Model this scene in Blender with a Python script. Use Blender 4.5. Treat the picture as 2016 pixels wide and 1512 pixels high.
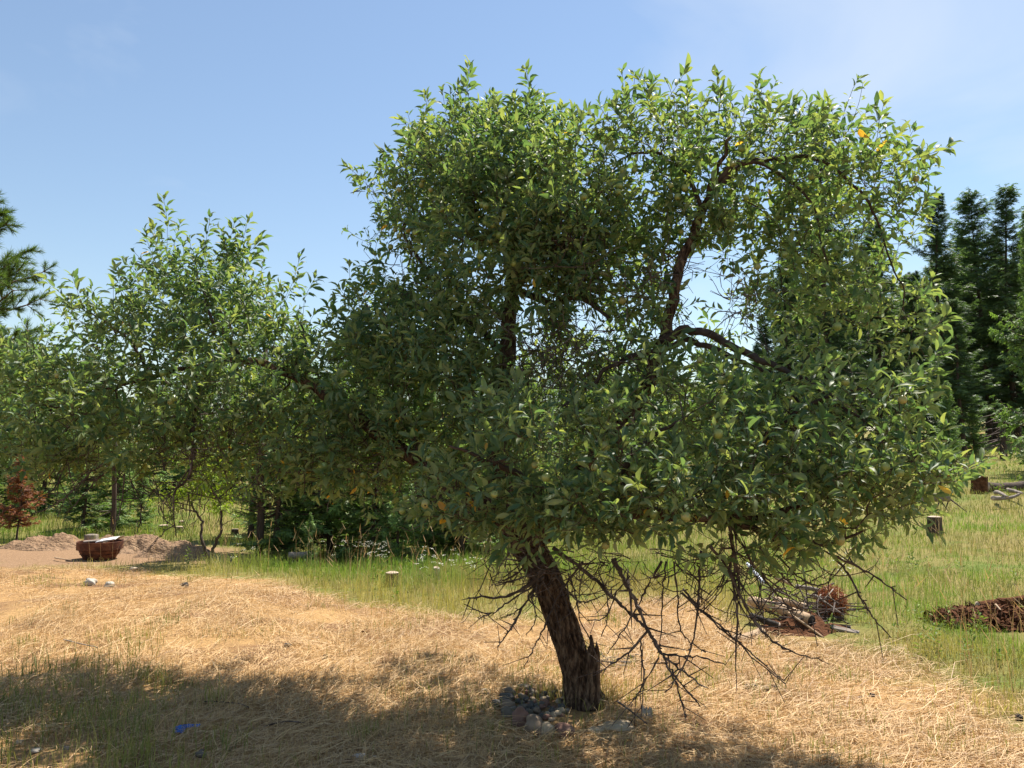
import bpy, math, random
import numpy as np
from mathutils import Vector, Matrix, noise

for o in list(bpy.data.objects):
    bpy.data.objects.remove(o, do_unlink=True)
scene = bpy.context.scene
COL = scene.collection
R = math.radians

# ------------------------------------------------------------------ camera
F = 1523.0                 # focal length in pixels of the 2016 px wide photograph
PITCH = R(5.25)
CAMZ = 1.65
cam_d = bpy.data.cameras.new('camera')
cam_d.sensor_width = 36.0
cam_d.lens = 36.0 * F / 2016.0
cam_d.clip_end = 3000
cam = bpy.data.objects.new('camera', cam_d)
cam.location = (0, 0, CAMZ)
cam.rotation_euler = (R(90) + PITCH, 0, 0)
COL.objects.link(cam)
scene.camera = cam

# ------------------------------------------------------------------ sky, sun, exposure
SUN_EL, SUN_AZ = R(60), R(36)        # azimuth clockwise from +Y (away from the camera) towards +X
world = bpy.data.worlds.new('World')
scene.world = world
world.use_nodes = True
wn, wl = world.node_tree.nodes, world.node_tree.links
wn.clear()
w_out = wn.new('ShaderNodeOutputWorld')
w_bg = wn.new('ShaderNodeBackground')
w_sky = wn.new('ShaderNodeTexSky')
w_sky.sky_type = 'NISHITA'
w_sky.sun_disc = False
w_sky.sun_elevation = SUN_EL
w_sky.sun_rotation = SUN_AZ
w_sky.altitude = 800
w_sky.air_density = 1.4
w_sky.dust_density = 0.3
w_sky.ozone_density = 1.6
w_bg.inputs['Strength'].default_value = 0.078
# thin cirrus veil: noise over the view direction
tc = wn.new('ShaderNodeTexCoord')
mp = wn.new('ShaderNodeMapping'); mp.inputs['Scale'].default_value = (1.3, 1.3, 3.2); mp.inputs['Rotation'].default_value = (0.15, 0.35, 0.0); mp.inputs['Location'].default_value = (-2.8557, -4.4555, 6.51)
nz = wn.new('ShaderNodeTexNoise'); nz.inputs['Scale'].default_value = 1.5; nz.inputs['Detail'].default_value = 7; nz.inputs['Roughness'].default_value = 0.5; nz.inputs['Distortion'].default_value = 0.5
rp = wn.new('ShaderNodeValToRGB')
rp.color_ramp.elements[0].position = 0.52; rp.color_ramp.elements[0].color = (0.04, 0.04, 0.04, 1)
rp.color_ramp.elements[1].position = 0.80; rp.color_ramp.elements[1].color = (0.6, 0.6, 0.6, 1)
mx = wn.new('ShaderNodeMixRGB'); mx.inputs['Color2'].default_value = (5.9, 6.4, 7.0, 1)
wl.new(tc.outputs['Generated'], mp.inputs['Vector']); wl.new(mp.outputs['Vector'], nz.inputs['Vector'])
wl.new(nz.outputs['Fac'], rp.inputs['Fac']); wl.new(rp.outputs['Color'], mx.inputs['Fac'])
wl.new(w_sky.outputs['Color'], mx.inputs['Color1']); wl.new(mx.outputs['Color'], w_bg.inputs['Color'])
wl.new(w_bg.outputs['Background'], w_out.inputs['Surface'])

sun_d = bpy.data.lights.new('sun', 'SUN')
sun_d.energy = 5.0
sun_d.angle = R(0.53)
sun_d.color = (1.0, 0.93, 0.82)
sun = bpy.data.objects.new('sun', sun_d)
SUNV = Vector((math.sin(SUN_AZ) * math.cos(SUN_EL), math.cos(SUN_AZ) * math.cos(SUN_EL), math.sin(SUN_EL)))
sun.rotation_euler = SUNV.to_track_quat('Z', 'Y').to_euler()
sun.location = SUNV * 50
COL.objects.link(sun)

vs = scene.view_settings
vs.view_transform = 'Standard'
vs.look = 'None'
vs.exposure = 0.92
vs.gamma = 1.0
vs.use_curve_mapping = False
scene.cycles.max_bounces = 5
scene.cycles.diffuse_bounces = 3
scene.cycles.transmission_bounces = 3
scene.cycles.glossy_bounces = 2

# ------------------------------------------------------------------ helpers
rng = np.random.default_rng(7)
random.seed(7)
CT, ST = math.cos(PITCH), math.sin(PITCH)


def P(px, py, d):
    """photo pixel + distance along +Y -> world point (scalars or arrays)"""
    cx = (np.asarray(px, float) - 1008.0) / F
    cy = (756.0 - np.asarray(py, float)) / F
    dy = CT - cy * ST
    dz = ST + cy * CT
    t = np.asarray(d, float) / dy
    return np.stack([cx * t, dy * t, CAMZ + dz * t], -1)


def proj(p):
    """world points (N,3) -> photo pixels and depth"""
    p = np.asarray(p, float)
    z = p[..., 2] - CAMZ
    fwd = p[..., 1] * CT + z * ST
    up = -p[..., 1] * ST + z * CT
    fwd_s = np.where(fwd > 0.05, fwd, 0.05)
    return 1008 + F * p[..., 0] / fwd_s, 756 - F * up / fwd_s, fwd


def sstep(a, b, x):
    t = np.clip((x - a) / (b - a), 0, 1)
    return t * t * (3 - 2 * t)


def vnoise(x, y, seed=0):
    """smooth value noise, arrays, about -1..1"""
    x = np.asarray(x, float); y = np.asarray(y, float)
    xi = np.floor(x).astype(np.int64); yi = np.floor(y).astype(np.int64)
    fx = x - xi; fy = y - yi
    fx = fx * fx * (3 - 2 * fx); fy = fy * fy * (3 - 2 * fy)

    def h(a, b):
        n = (a * 374761393 + b * 668265263 + seed * 974711) & 0x7fffffff
        n = ((n ^ (n >> 13)) * 1274126177) & 0x7fffffff
        n = n ^ (n >> 16)
        return (n & 0xffff) / 32767.5 - 1.0
    return (h(xi, yi) * (1 - fx) + h(xi + 1, yi) * fx) * (1 - fy) + (h(xi, yi + 1) * (1 - fx) + h(xi + 1, yi + 1) * fx) * fy


def fbm(x, y, seed=0, oct=4):
    s = 0; a = 0.5
    for i in range(oct):
        s = s + a * vnoise(x * 2 ** i, y * 2 ** i, seed + i * 17)
        a *= 0.5
    return s


def gz(x, y):
    """height of the ground"""
    x = np.asarray(x, float); y = np.asarray(y, float)
    a = x / np.maximum(y, 4.0)
    wr = sstep(0.10, 0.55, a)
    wlft = sstep(0.12, 0.5, -a)
    wc = (1 - wr) * (1 - wlft)
    yy = np.minimum(y, 95)
    rise = lambda s: np.log1p(np.exp(np.clip((yy - s) / 2.0, -30, 40))) * 2.0
    z = wr * 0.056 * rise(8.5) + wlft * 0.030 * rise(18) + wc * 0.022 * rise(27)
    z = z + sstep(0.38, 0.72, a) * 0.016 * rise(8.0)
    z = z - (0.35 * wc + 0.12 * wlft) * sstep(9, 15, y) * (1 - sstep(24, 38, y))
    z = z + sstep(3, 9, y) * 0.10 * fbm(x * 0.35, y * 0.35, 3) + 0.035 * fbm(x * 1.3, y * 1.3, 5)
    return z


def G(px, py):
    """photo pixel -> point on the ground"""
    d = np.geomspace(2.0, 200, 900)
    for _ in range(2):
        p = P(np.full(len(d), float(px)), np.full(len(d), float(py)), d)
        below = np.nonzero(p[:, 2] < gz(p[:, 0], p[:, 1]))[0]
        k = max(1, int(below[0])) if len(below) else len(d) - 1
        d = np.linspace(d[k - 1], d[k], 40)
    p = P(px, py, d[-1] if not len(below) else 0.5 * (d[0] + d[-1]))
    return Vector((p[0], p[1], float(gz(p[0], p[1]))))


def at(px, d, dz=0.0):
    """ground point below pixel column px at distance d"""
    x = (px - 1008.0) / F * d
    return Vector((x, d, float(gz(x, d)) + dz))


# boundary of the mown dry grass, as photo pixels on the ground
_edge = [(-700, 1108), (0, 1108), (250, 1112), (400, 1119), (600, 1157), (720, 1188), (900, 1206), (1050, 1203), (1250, 1188), (1380, 1196), (1460, 1240), (1600, 1284), (1750, 1335), (1900, 1385), (2016, 1425), (2700, 1600)]
_ea = [(p[0] - 1008) / F for p in _edge]
_ed = [P(p[0], p[1], 1.0) for p in _edge]
_ed = [CAMZ / (CAMZ - q[2]) for q in _ed]


def mown_sd(x, y):
    """>0 inside the mown patch, metres towards the camera from its edge"""
    x = np.asarray(x, float); y = np.asarray(y, float)
    a = x / np.maximum(y, 0.8)
    return np.interp(a, _ea, _ed) - y + 0.45 * vnoise(x * 0.9, y * 0.9, 11) + 0.28 * vnoise(x * 3, y * 3, 12)


def link(o, parent=None):
    COL.objects.link(o)
    if parent is not None:
        o.parent = parent
    return o


def tag(o, label=None, cat=None, group=None, kind=None):
    if label: o['label'] = label
    if cat: o['category'] = cat
    if group: o['group'] = group
    if kind: o['kind'] = kind
    return o


def empty(name, loc=(0, 0, 0), rz=0.0):
    o = bpy.data.objects.new(name, None)
    o.location = loc; o.rotation_euler = (0, 0, rz)
    o.empty_display_size = 0.1
    return link(o)


def mesh_np(name, v, tris, mat=None, smooth=True, attrs=None, mats=None, midx=None):
    v = np.ascontiguousarray(v, np.float32); tris = np.ascontiguousarray(tris, np.int32)
    me = bpy.data.meshes.new(name)
    me.vertices.add(len(v)); me.vertices.foreach_set('co', v.ravel())
    n = len(tris)
    me.loops.add(n * 3); me.loops.foreach_set('vertex_index', tris.ravel())
    me.polygons.add(n)
    me.polygons.foreach_set('loop_start', np.arange(0, n * 3, 3, dtype=np.int32))
    me.polygons.foreach_set('use_smooth', np.full(n, smooth, dtype=bool))
    for m in (mats or ([mat] if mat else [])):
        me.materials.append(m)
    if midx is not None:
        me.polygons.foreach_set('material_index', np.asarray(midx, np.int32))
    for k, arr in (attrs or {}).items():
        arr = np.asarray(arr, np.float32)
        if arr.ndim == 1:
            a = me.attributes.new(k, 'FLOAT', 'POINT'); a.data.foreach_set('value', arr)
        else:
            if arr.shape[1] == 3: arr = np.concatenate([arr, np.ones((len(arr), 1), np.float32)], 1)
            a = me.attributes.new(k, 'FLOAT_COLOR', 'POINT'); a.data.foreach_set('color', np.ascontiguousarray(arr).ravel())
    me.update()
    return me


def mobj(name, me, parent=None):
    return link(bpy.data.objects.new(name, me), parent)


def unit(v):
    return v / np.maximum(np.linalg.norm(v, axis=-1, keepdims=True), 1e-9)


def tubes_np(p0, p1, r0, r1, sides=5):
    """one tapered prism for every edge"""
    n = len(p0)
    d = unit(p1 - p0)
    ref = np.where(np.abs(d[:, 2:3]) > 0.9, np.array([[1.0, 0, 0]]), np.array([[0, 0, 1.0]]))
    a = unit(np.cross(d, ref)); b = np.cross(d, a)
    ang = np.arange(sides) * 2 * np.pi / sides
    ring = a[:, None] * np.cos(ang)[None, :, None] + b[:, None] * np.sin(ang)[None, :, None]
    v0 = p0[:, None] + ring * np.asarray(r0)[:, None, None]
    v1 = p1[:, None] + ring * np.asarray(r1)[:, None, None]
    v = np.concatenate([v0, v1], 1).reshape(-1, 3)
    i = np.arange(sides); j = (i + 1) % sides
    t = np.concatenate([np.stack([i, j, j + sides], 1), np.stack([i, j + sides, i + sides], 1)], 0)
    T = (t[None] + (np.arange(n) * sides * 2)[:, None, None]).reshape(-1, 3)
    return v, T


def catmull(pts, per=8):
    pts = np.asarray(pts, float)
    q = np.concatenate([[2 * pts[0] - pts[1]], pts, [2 * pts[-1] - pts[-2]]])
    out = []
    for i in range(1, len(q) - 2):
        for k in range(per):
            t = k / per
            out.append(0.5 * ((2 * q[i]) + (-q[i - 1] + q[i + 1]) * t + (2 * q[i - 1] - 5 * q[i] + 4 * q[i + 1] - q[i + 2]) * t * t + (-q[i - 1] + 3 * q[i] - 3 * q[i + 1] + q[i + 2]) * t ** 3))
    out.append(q[-2])
    return np.array(out)


def limb_np(path, radii, sides=12, rough=0.0, seed=0, cap=True, freq=7.0):
    """swept tube with uneven bark relief"""
    path = np.asarray(path, float); n = len(path)
    d = unit(np.gradient(path, axis=0))
    a = np.zeros_like(d)
    ref = np.array([1.0, 0, 0]) if abs(d[0][0]) < 0.9 else np.array([0, 0, 1.0])
    prev = ref
    for i in range(n):
        t = prev - d[i] * np.dot(prev, d[i]); t /= np.linalg.norm(t) + 1e-9
        a[i] = t; prev = t
    b = np.cross(d, a)
    ang = np.arange(sides) * 2 * np.pi / sides
    s = np.concatenate([[0], np.cumsum(np.linalg.norm(np.diff(path, axis=0), axis=1))])
    rr = np.asarray(radii)[:, None] * np.ones((1, sides))
    if rough:
        A, S = np.meshgrid(ang, s)
        circ = np.cos(A) * 2.2; cir2 = np.sin(A) * 2.2
        rid = vnoise(circ * freq * 0.35 + S * 0.8, cir2 * freq * 0.35 + S * 2.2, seed) * 0.6 + vnoise(A * freq * 0.9 + 0.6 * np.sin(S * 9), S * 7, seed + 3) * 0.5 * np.minimum(1, 1.0)
        rid[:, -1] = 0.5 * (rid[:, 0] + rid[:, -2])
        rr = rr * (1 + rough * rid)
    v = path[:, None] + rr[..., None] * (a[:, None] * np.cos(ang)[None, :, None] + b[:, None] * np.sin(ang)[None, :, None])
    v = v.reshape(-1, 3)
    i = np.arange(sides); j = (i + 1) % sides
    t0 = np.concatenate([np.stack([i, j, j + sides], 1), np.stack([i, j + sides, i + sides], 1)], 0)
    T = (t0[None] + (np.arange(n - 1) * sides)[:, None, None]).reshape(-1, 3)
    if cap:
        v = np.concatenate([v, path[:1], path[-1:]])
        c0, c1 = n * sides, n * sides + 1
        T = np.concatenate([T, np.stack([j, i, np.full(sides, c0)], 1), np.stack([i + (n - 1) * sides, j + (n - 1) * sides, np.full(sides, c1)], 1)])
    return v, T


def merge(parts):
    vs_, ts_, off = [], [], 0
    for v, t in parts:
        vs_.append(v); ts_.append(np.asarray(t) + off); off += len(v)
    return np.concatenate(vs_), np.concatenate(ts_)


# ------------------------------------------------------------------ materials
def new_mat(name):
    m = bpy.data.materials.new(name); m.use_nodes = True
    nt = m.node_tree
    return m, nt.nodes, nt.links, nt.nodes['Principled BSDF'], nt.nodes['Material Output']


def noise_mat(name, stops, scale=6.0, detail=6, rough=0.85, bump=0.3, bdist=0.02, stretch=(1, 1, 1), spec=0.3, bscale=None, metallic=0.0):
    """colour ramp over noise in object space, with bump"""
    m, n, l, b, o = new_mat(name)
    c = n.new('ShaderNodeTexCoord'); mpn = n.new('ShaderNodeMapping'); mpn.inputs['Scale'].default_value = stretch
    t = n.new('ShaderNodeTexNoise'); t.inputs['Scale'].default_value = scale; t.inputs['Detail'].default_value = detail; t.inputs['Roughness'].default_value = 0.62
    r = n.new('ShaderNodeValToRGB')
    el = r.color_ramp.elements
    while len(el) < len(stops): el.new(0.5)
    for e, (p, cc) in zip(el, stops):
        e.position = p; e.color = (*cc, 1)
    l.new(c.outputs['Object'], mpn.inputs['Vector']); l.new(mpn.outputs['Vector'], t.inputs['Vector'])
    l.new(t.outputs['Fac'], r.inputs['Fac']); l.new(r.outputs['Color'], b.inputs['Base Color'])
    b.inputs['Roughness'].default_value = rough
    b.inputs['Specular IOR Level'].default_value = spec
    b.inputs['Metallic'].default_value = metallic
    if bump:
        t2 = n.new('ShaderNodeTexNoise'); t2.inputs['Scale'].default_value = bscale or scale * 2.5; t2.inputs['Detail'].default_value = 8
        l.new(mpn.outputs['Vector'], t2.inputs['Vector'])
        bp = n.new('ShaderNodeBump'); bp.inputs['Strength'].default_value = bump; bp.inputs['Distance'].default_value = bdist
        l.new(t2.outputs['Fac'], bp.inputs['Height']); l.new(bp.outputs['Normal'], b.inputs['Normal'])
    return m


def veg_mat(name, trans=0.35, rough=0.6, spec=0.25, tgain=(1.2, 1.25, 0.6)):
    """foliage: own colour from the 'col' attribute, thin blade that lets light through"""
    m, n, l, b, o = new_mat(name)
    a = n.new('ShaderNodeAttribute'); a.attribute_name = 'col'
    l.new(a.outputs['Color'], b.inputs['Base Color'])
    b.inputs['Roughness'].default_value = rough; b.inputs['Specular IOR Level'].default_value = spec
    tr = n.new('ShaderNodeBsdfTranslucent')
    g = n.new('ShaderNodeMixRGB'); g.blend_type = 'MULTIPLY'; g.inputs['Fac'].default_value = 1; g.inputs['Color2'].default_value = (*tgain, 1)
    l.new(a.outputs['Color'], g.inputs['Color1']); l.new(g.outputs['Color'], tr.inputs['Color'])
    ms = n.new('ShaderNodeMixShader'); ms.inputs['Fac'].default_value = trans
    l.new(b.outputs['BSDF'], ms.inputs[1]); l.new(tr.outputs['BSDF'], ms.inputs[2]); l.new(ms.outputs['Shader'], o.inputs['Surface'])
    return m


def leaf_mat(name):
    """apple leaf: glossy green above, pale felted below, translucent"""
    m, n, l, b, o = new_mat(name)
    a = n.new('ShaderNodeAttribute'); a.attribute_name = 'rnd'
    top = n.new('ShaderNodeValToRGB')
    e = top.color_ramp.elements
    e[0].position = 0.0; e[0].color = (0.040, 0.093, 0.045, 1)
    e[1].position = 0.80; e[1].color = (0.165, 0.205, 0.082, 1)
    for p, c in ((0.35, (0.070, 0.126, 0.057)), (0.965, (0.15, 0.19, 0.045)), (0.985, (0.46, 0.33, 0.06)), (1.0, (0.45, 0.25, 0.05))):
        x = e.new(p); x.color = (*c, 1)
    und = n.new('ShaderNodeValToRGB')
    e = und.color_ramp.elements
    e[0].position = 0.0; e[0].color = (0.17, 0.245, 0.135, 1)
    e[1].position = 0.96; e[1].color = (0.34, 0.40, 0.23, 1)
    x = e.new(0.985); x.color = (0.58, 0.38, 0.05, 1)
    l.new(a.outputs['Fac'], top.inputs['Fac']); l.new(a.outputs['Fac'], und.inputs['Fac'])
    geo = n.new('ShaderNodeNewGeometry')
    mc = n.new('ShaderNodeMixRGB'); l.new(geo.outputs['Backfacing'], mc.inputs['Fac'])
    l.new(top.outputs['Color'], mc.inputs['Color1']); l.new(und.outputs['Color'], mc.inputs['Color2'])
    l.new(mc.outputs['Color'], b.inputs['Base Color'])
    rr = n.new('ShaderNodeMapRange'); rr.inputs['To Min'].default_value = 0.52; rr.inputs['To Max'].default_value = 0.8
    l.new(geo.outputs['Backfacing'], rr.inputs['Value']); l.new(rr.outputs['Result'], b.inputs['Roughness'])
    b.inputs['Specular IOR Level'].default_value = 0.42
    tr = n.new('ShaderNodeBsdfTranslucent')
    g = n.new('ShaderNodeMixRGB'); g.blend_type = 'MULTIPLY'; g.inputs['Fac'].default_value = 1; g.inputs['Color2'].default_value = (3.0, 2.75, 1.15, 1)
    l.new(top.outputs['Color'], g.inputs['Color1']); l.new(g.outputs['Color'], tr.inputs['Color'])
    ms = n.new('ShaderNodeMixShader'); ms.inputs['Fac'].default_value = 0.41
    l.new(b.outputs['BSDF'], ms.inputs[1]); l.new(tr.outputs['BSDF'], ms.inputs[2]); l.new(ms.outputs['Shader'], o.inputs['Surface'])
    return m


M = {}
M['leaf'] = leaf_mat('apple_leaf')
M['veg'] = veg_mat('blade')
M['straw'] = veg_mat('straw', trans=0.15, rough=0.55, spec=0.3, tgain=(1.1, 1.05, 0.8))
M['needle'] = veg_mat('needles', trans=0.34, rough=0.55, spec=0.3, tgain=(1.3, 1.5, 0.6))
M['bark'] = noise_mat('apple_bark', [(0.34, (0.018, 0.011, 0.008)), (0.48, (0.085, 0.052, 0.034)), (0.66, (0.25, 0.17, 0.11))], 30, 10, 0.95, 1.0, 0.05, (1.5, 1.5, 0.4), spec=0.1, bscale=40)
M['limb'] = noise_mat('limb_bark', [(0.3, (0.022, 0.015, 0.011)), (0.6, (0.075, 0.05, 0.037)), (0.8, (0.16, 0.12, 0.09))], 14, 6, 0.85, 0.5, 0.01)
M['twig'] = noise_mat('twig_bark', [(0.3, (0.035, 0.022, 0.016)), (0.7, (0.11, 0.07, 0.05))], 12, 3, 0.8, 0)
M['deadtwig'] = noise_mat('dead_twig_bark', [(0.3, (0.035, 0.024, 0.020)), (0.55, (0.09, 0.065, 0.055)), (0.75, (0.25, 0.21, 0.19))], 9, 5, 0.85, 0)
M['conbark'] = noise_mat('conifer_bark', [(0.3, (0.025, 0.018, 0.014)), (0.7, (0.11, 0.075, 0.055))], 5, 6, 0.9, 0.6, 0.03, (2, 2, 0.4))
M['pinebark'] = noise_mat('pine_bark', [(0.3, (0.05, 0.03, 0.02)), (0.7, (0.22, 0.12, 0.07))], 5, 6, 0.9, 0.6, 0.03, (2, 2, 0.5))

# ------------------------------------------------------------------ ground
DIRT_C = G(200, 1090)


def dirt_mask(x, y):
    dx = (x - DIRT_C.x) / 3.4; dy = (y - DIRT_C.y) / 2.1
    m = 1 - np.sqrt(dx * dx + dy * dy) + 0.35 * fbm(x * 0.9, y * 0.9, 31)
    return sstep(0.0, 0.35, m)


def mix3(a, b, t):
    t = np.asarray(t)[..., None]
    return np.asarray(a) * (1 - t) + np.asarray(b) * t


STRAW = np.array([0.56, 0.36, 0.165]); STRAW2 = np.array([0.68, 0.49, 0.26]); STRAW3 = np.array([0.335, 0.21, 0.11])
SOIL = np.array([0.21, 0.125, 0.07]); DIRT = np.array([0.31, 0.205, 0.125])
GREEN = np.array([0.115, 0.185, 0.035]); OLIVE = np.array([0.25, 0.265, 0.075]); DRYG = np.array([0.48, 0.37, 0.16]); DEEPG = np.array([0.07, 0.135, 0.03])


def build_ground():
    ys = np.concatenate([np.arange(-10, 2, 0.5), np.arange(2, 14, 0.055), np.geomspace(14, 900, 150)])
    s = np.linspace(-1, 1, 261)
    s = np.sign(s) * np.abs(s) ** 1.25
    Y, S = np.meshgrid(ys, s, indexing='ij')
    X = S * (9 + 1.25 * np.maximum(Y, 0))
    Z = gz(X, Y)
    nr, nc = Y.shape
    sd = mown_sd(X, Y)
    mw = sstep(-0.25, 0.25, sd)
    Z = Z + mw * 0.012 * vnoise(X * 9, Y * 9, 21) + mw * 0.02 * vnoise(X * 4, Y * 4, 22)
    v = np.stack([X, Y, Z], -1).reshape(-1, 3)
    i = np.arange(nr - 1)[:, None] * nc + np.arange(nc - 1)[None]
    i = i.ravel()
    T = np.concatenate([np.stack([i, i + 1, i + nc + 1], 1), np.stack([i, i + nc + 1, i + nc], 1)])
    n1 = 0.5 + 0.5 * fbm(X * 0.6, Y * 0.6, 41); n2 = 0.5 + 0.5 * fbm(X * 3, Y * 3, 42)
    straw = mix3(SOIL * 1.15, STRAW * 0.78, sstep(0.2, 0.6, n2))
    wild = mix3(mix3(OLIVE * 0.75, DRYG * 0.7, n1), GREEN, sstep(0.45, 0.8, n2) * 0.8)
    col = mix3(wild, straw, mw)
    col = mix3(col, DIRT, dirt_mask(X, Y))
    me = mesh_np('ground', v, T, None, True, {'col': col.reshape(-1, 3)})
    m, n, l, b, o = new_mat('ground_earth')
    a = n.new('ShaderNodeAttribute'); a.attribute_name = 'col'
    c = n.new('ShaderNodeTexCoord')
    t = n.new('ShaderNodeTexNoise'); t.inputs['Scale'].default_value = 38; t.inputs['Detail'].default_value = 9; t.inputs['Roughness'].default_value = 0.75
    r = n.new('ShaderNodeValToRGB'); r.color_ramp.elements[0].position = 0.3; r.color_ramp.elements[0].color = (0.45, 0.42, 0.4, 1); r.color_ramp.elements[1].position = 0.7; r.color_ramp.elements[1].color = (1.25, 1.2, 1.15, 1)
    mm = n.new('ShaderNodeMixRGB'); mm.blend_type = 'MULTIPLY'; mm.inputs['Fac'].default_value = 1
    l.new(c.outputs['Object'], t.inputs['Vector']); l.new(t.outputs['Fac'], r.inputs['Fac'])
    l.new(a.outputs['Color'], mm.inputs['Color1']); l.new(r.outputs['Color'], mm.inputs['Color2']); l.new(mm.outputs['Color'], b.inputs['Base Color'])
    b.inputs['Roughness'].default_value = 0.95; b.inputs['Specular IOR Level'].default_value = 0.1
    bp = n.new('ShaderNodeBump'); bp.inputs['Strength'].default_value = 0.6; bp.inputs['Distance'].default_value = 0.03
    l.new(t.outputs['Fac'], bp.inputs['Height']); l.new(bp.outputs['Normal'], b.inputs['Normal'])
    me.materials.append(m)
    g = mobj('ground', me)
    tag(g, 'dry mown ground running into a grassy rising meadow', 'ground', kind='structure')


build_ground()


def strips(p0, pm, p1, side, w, col, tipw=0.15):
    """N two-segment tapered blades"""
    n = len(p0)
    w = np.asarray(w)[:, None]
    v = np.stack([p0 - side * w * 0.5, p0 + side * w * 0.5, pm - side * w * 0.42, pm + side * w * 0.42, p1], 1).reshape(-1, 3)
    t = np.array([[0, 1, 3], [0, 3, 2], [2, 3, 4]])
    T = (t[None] + (np.arange(n) * 5)[:, None, None]).reshape(-1, 3)
    C = np.repeat(col, 5, axis=0)
    return v, T, C


def hdir(n, r=rng):
    a = r.uniform(0, 2 * np.pi, n)
    return np.stack([np.cos(a), np.sin(a), np.zeros(n)], 1)


UP = np.array([0, 0, 1.0])


def standing(x, y, h, w, col, lean=0.35, r=rng):
    n = len(x)
    p0 = np.stack([x, y, gz(x, y) - 0.01], 1)
    ld = hdir(n, r); la = (np.abs(r.normal(0, lean, n)))[:, None]
    H = np.asarray(h)[:, None]
    pm = p0 + UP * H * 0.58 + ld * la * H * 0.32
    p1 = p0 + UP * H * (1 - 0.35 * np.minimum(la, 1.6)) + ld * la * H
    side = hdir(n, r)
    return strips(p0, pm, p1, side, w, col)


def scatter(n, y0, y1, a0=-0.74, a1=0.74, power=1.0, r=rng):
    """points over the seen wedge, density falling with distance"""
    u = r.uniform(0, 1, n)
    if power == 1.0: y = y0 * (y1 / y0) ** u
    else:
        k = 1 - power
        y = (y0 ** k + u * (y1 ** k - y0 ** k)) ** (1 / k)
    a = r.uniform(a0, a1, n)
    return a * y, y


CLEAR = []      # (x, y, r): places kept free of tall blades


def clear_of(x, y):
    k = np.ones(len(x), bool)
    for cx, cy, r_ in CLEAR:
        k &= ((x - cx) ** 2 + (y - cy) ** 2) > r_ * r_
    return k


_tb = G(1148, 1372)
CLEAR.append((G(1075, 1395).x, G(1075, 1395).y, 0.36))


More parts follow.
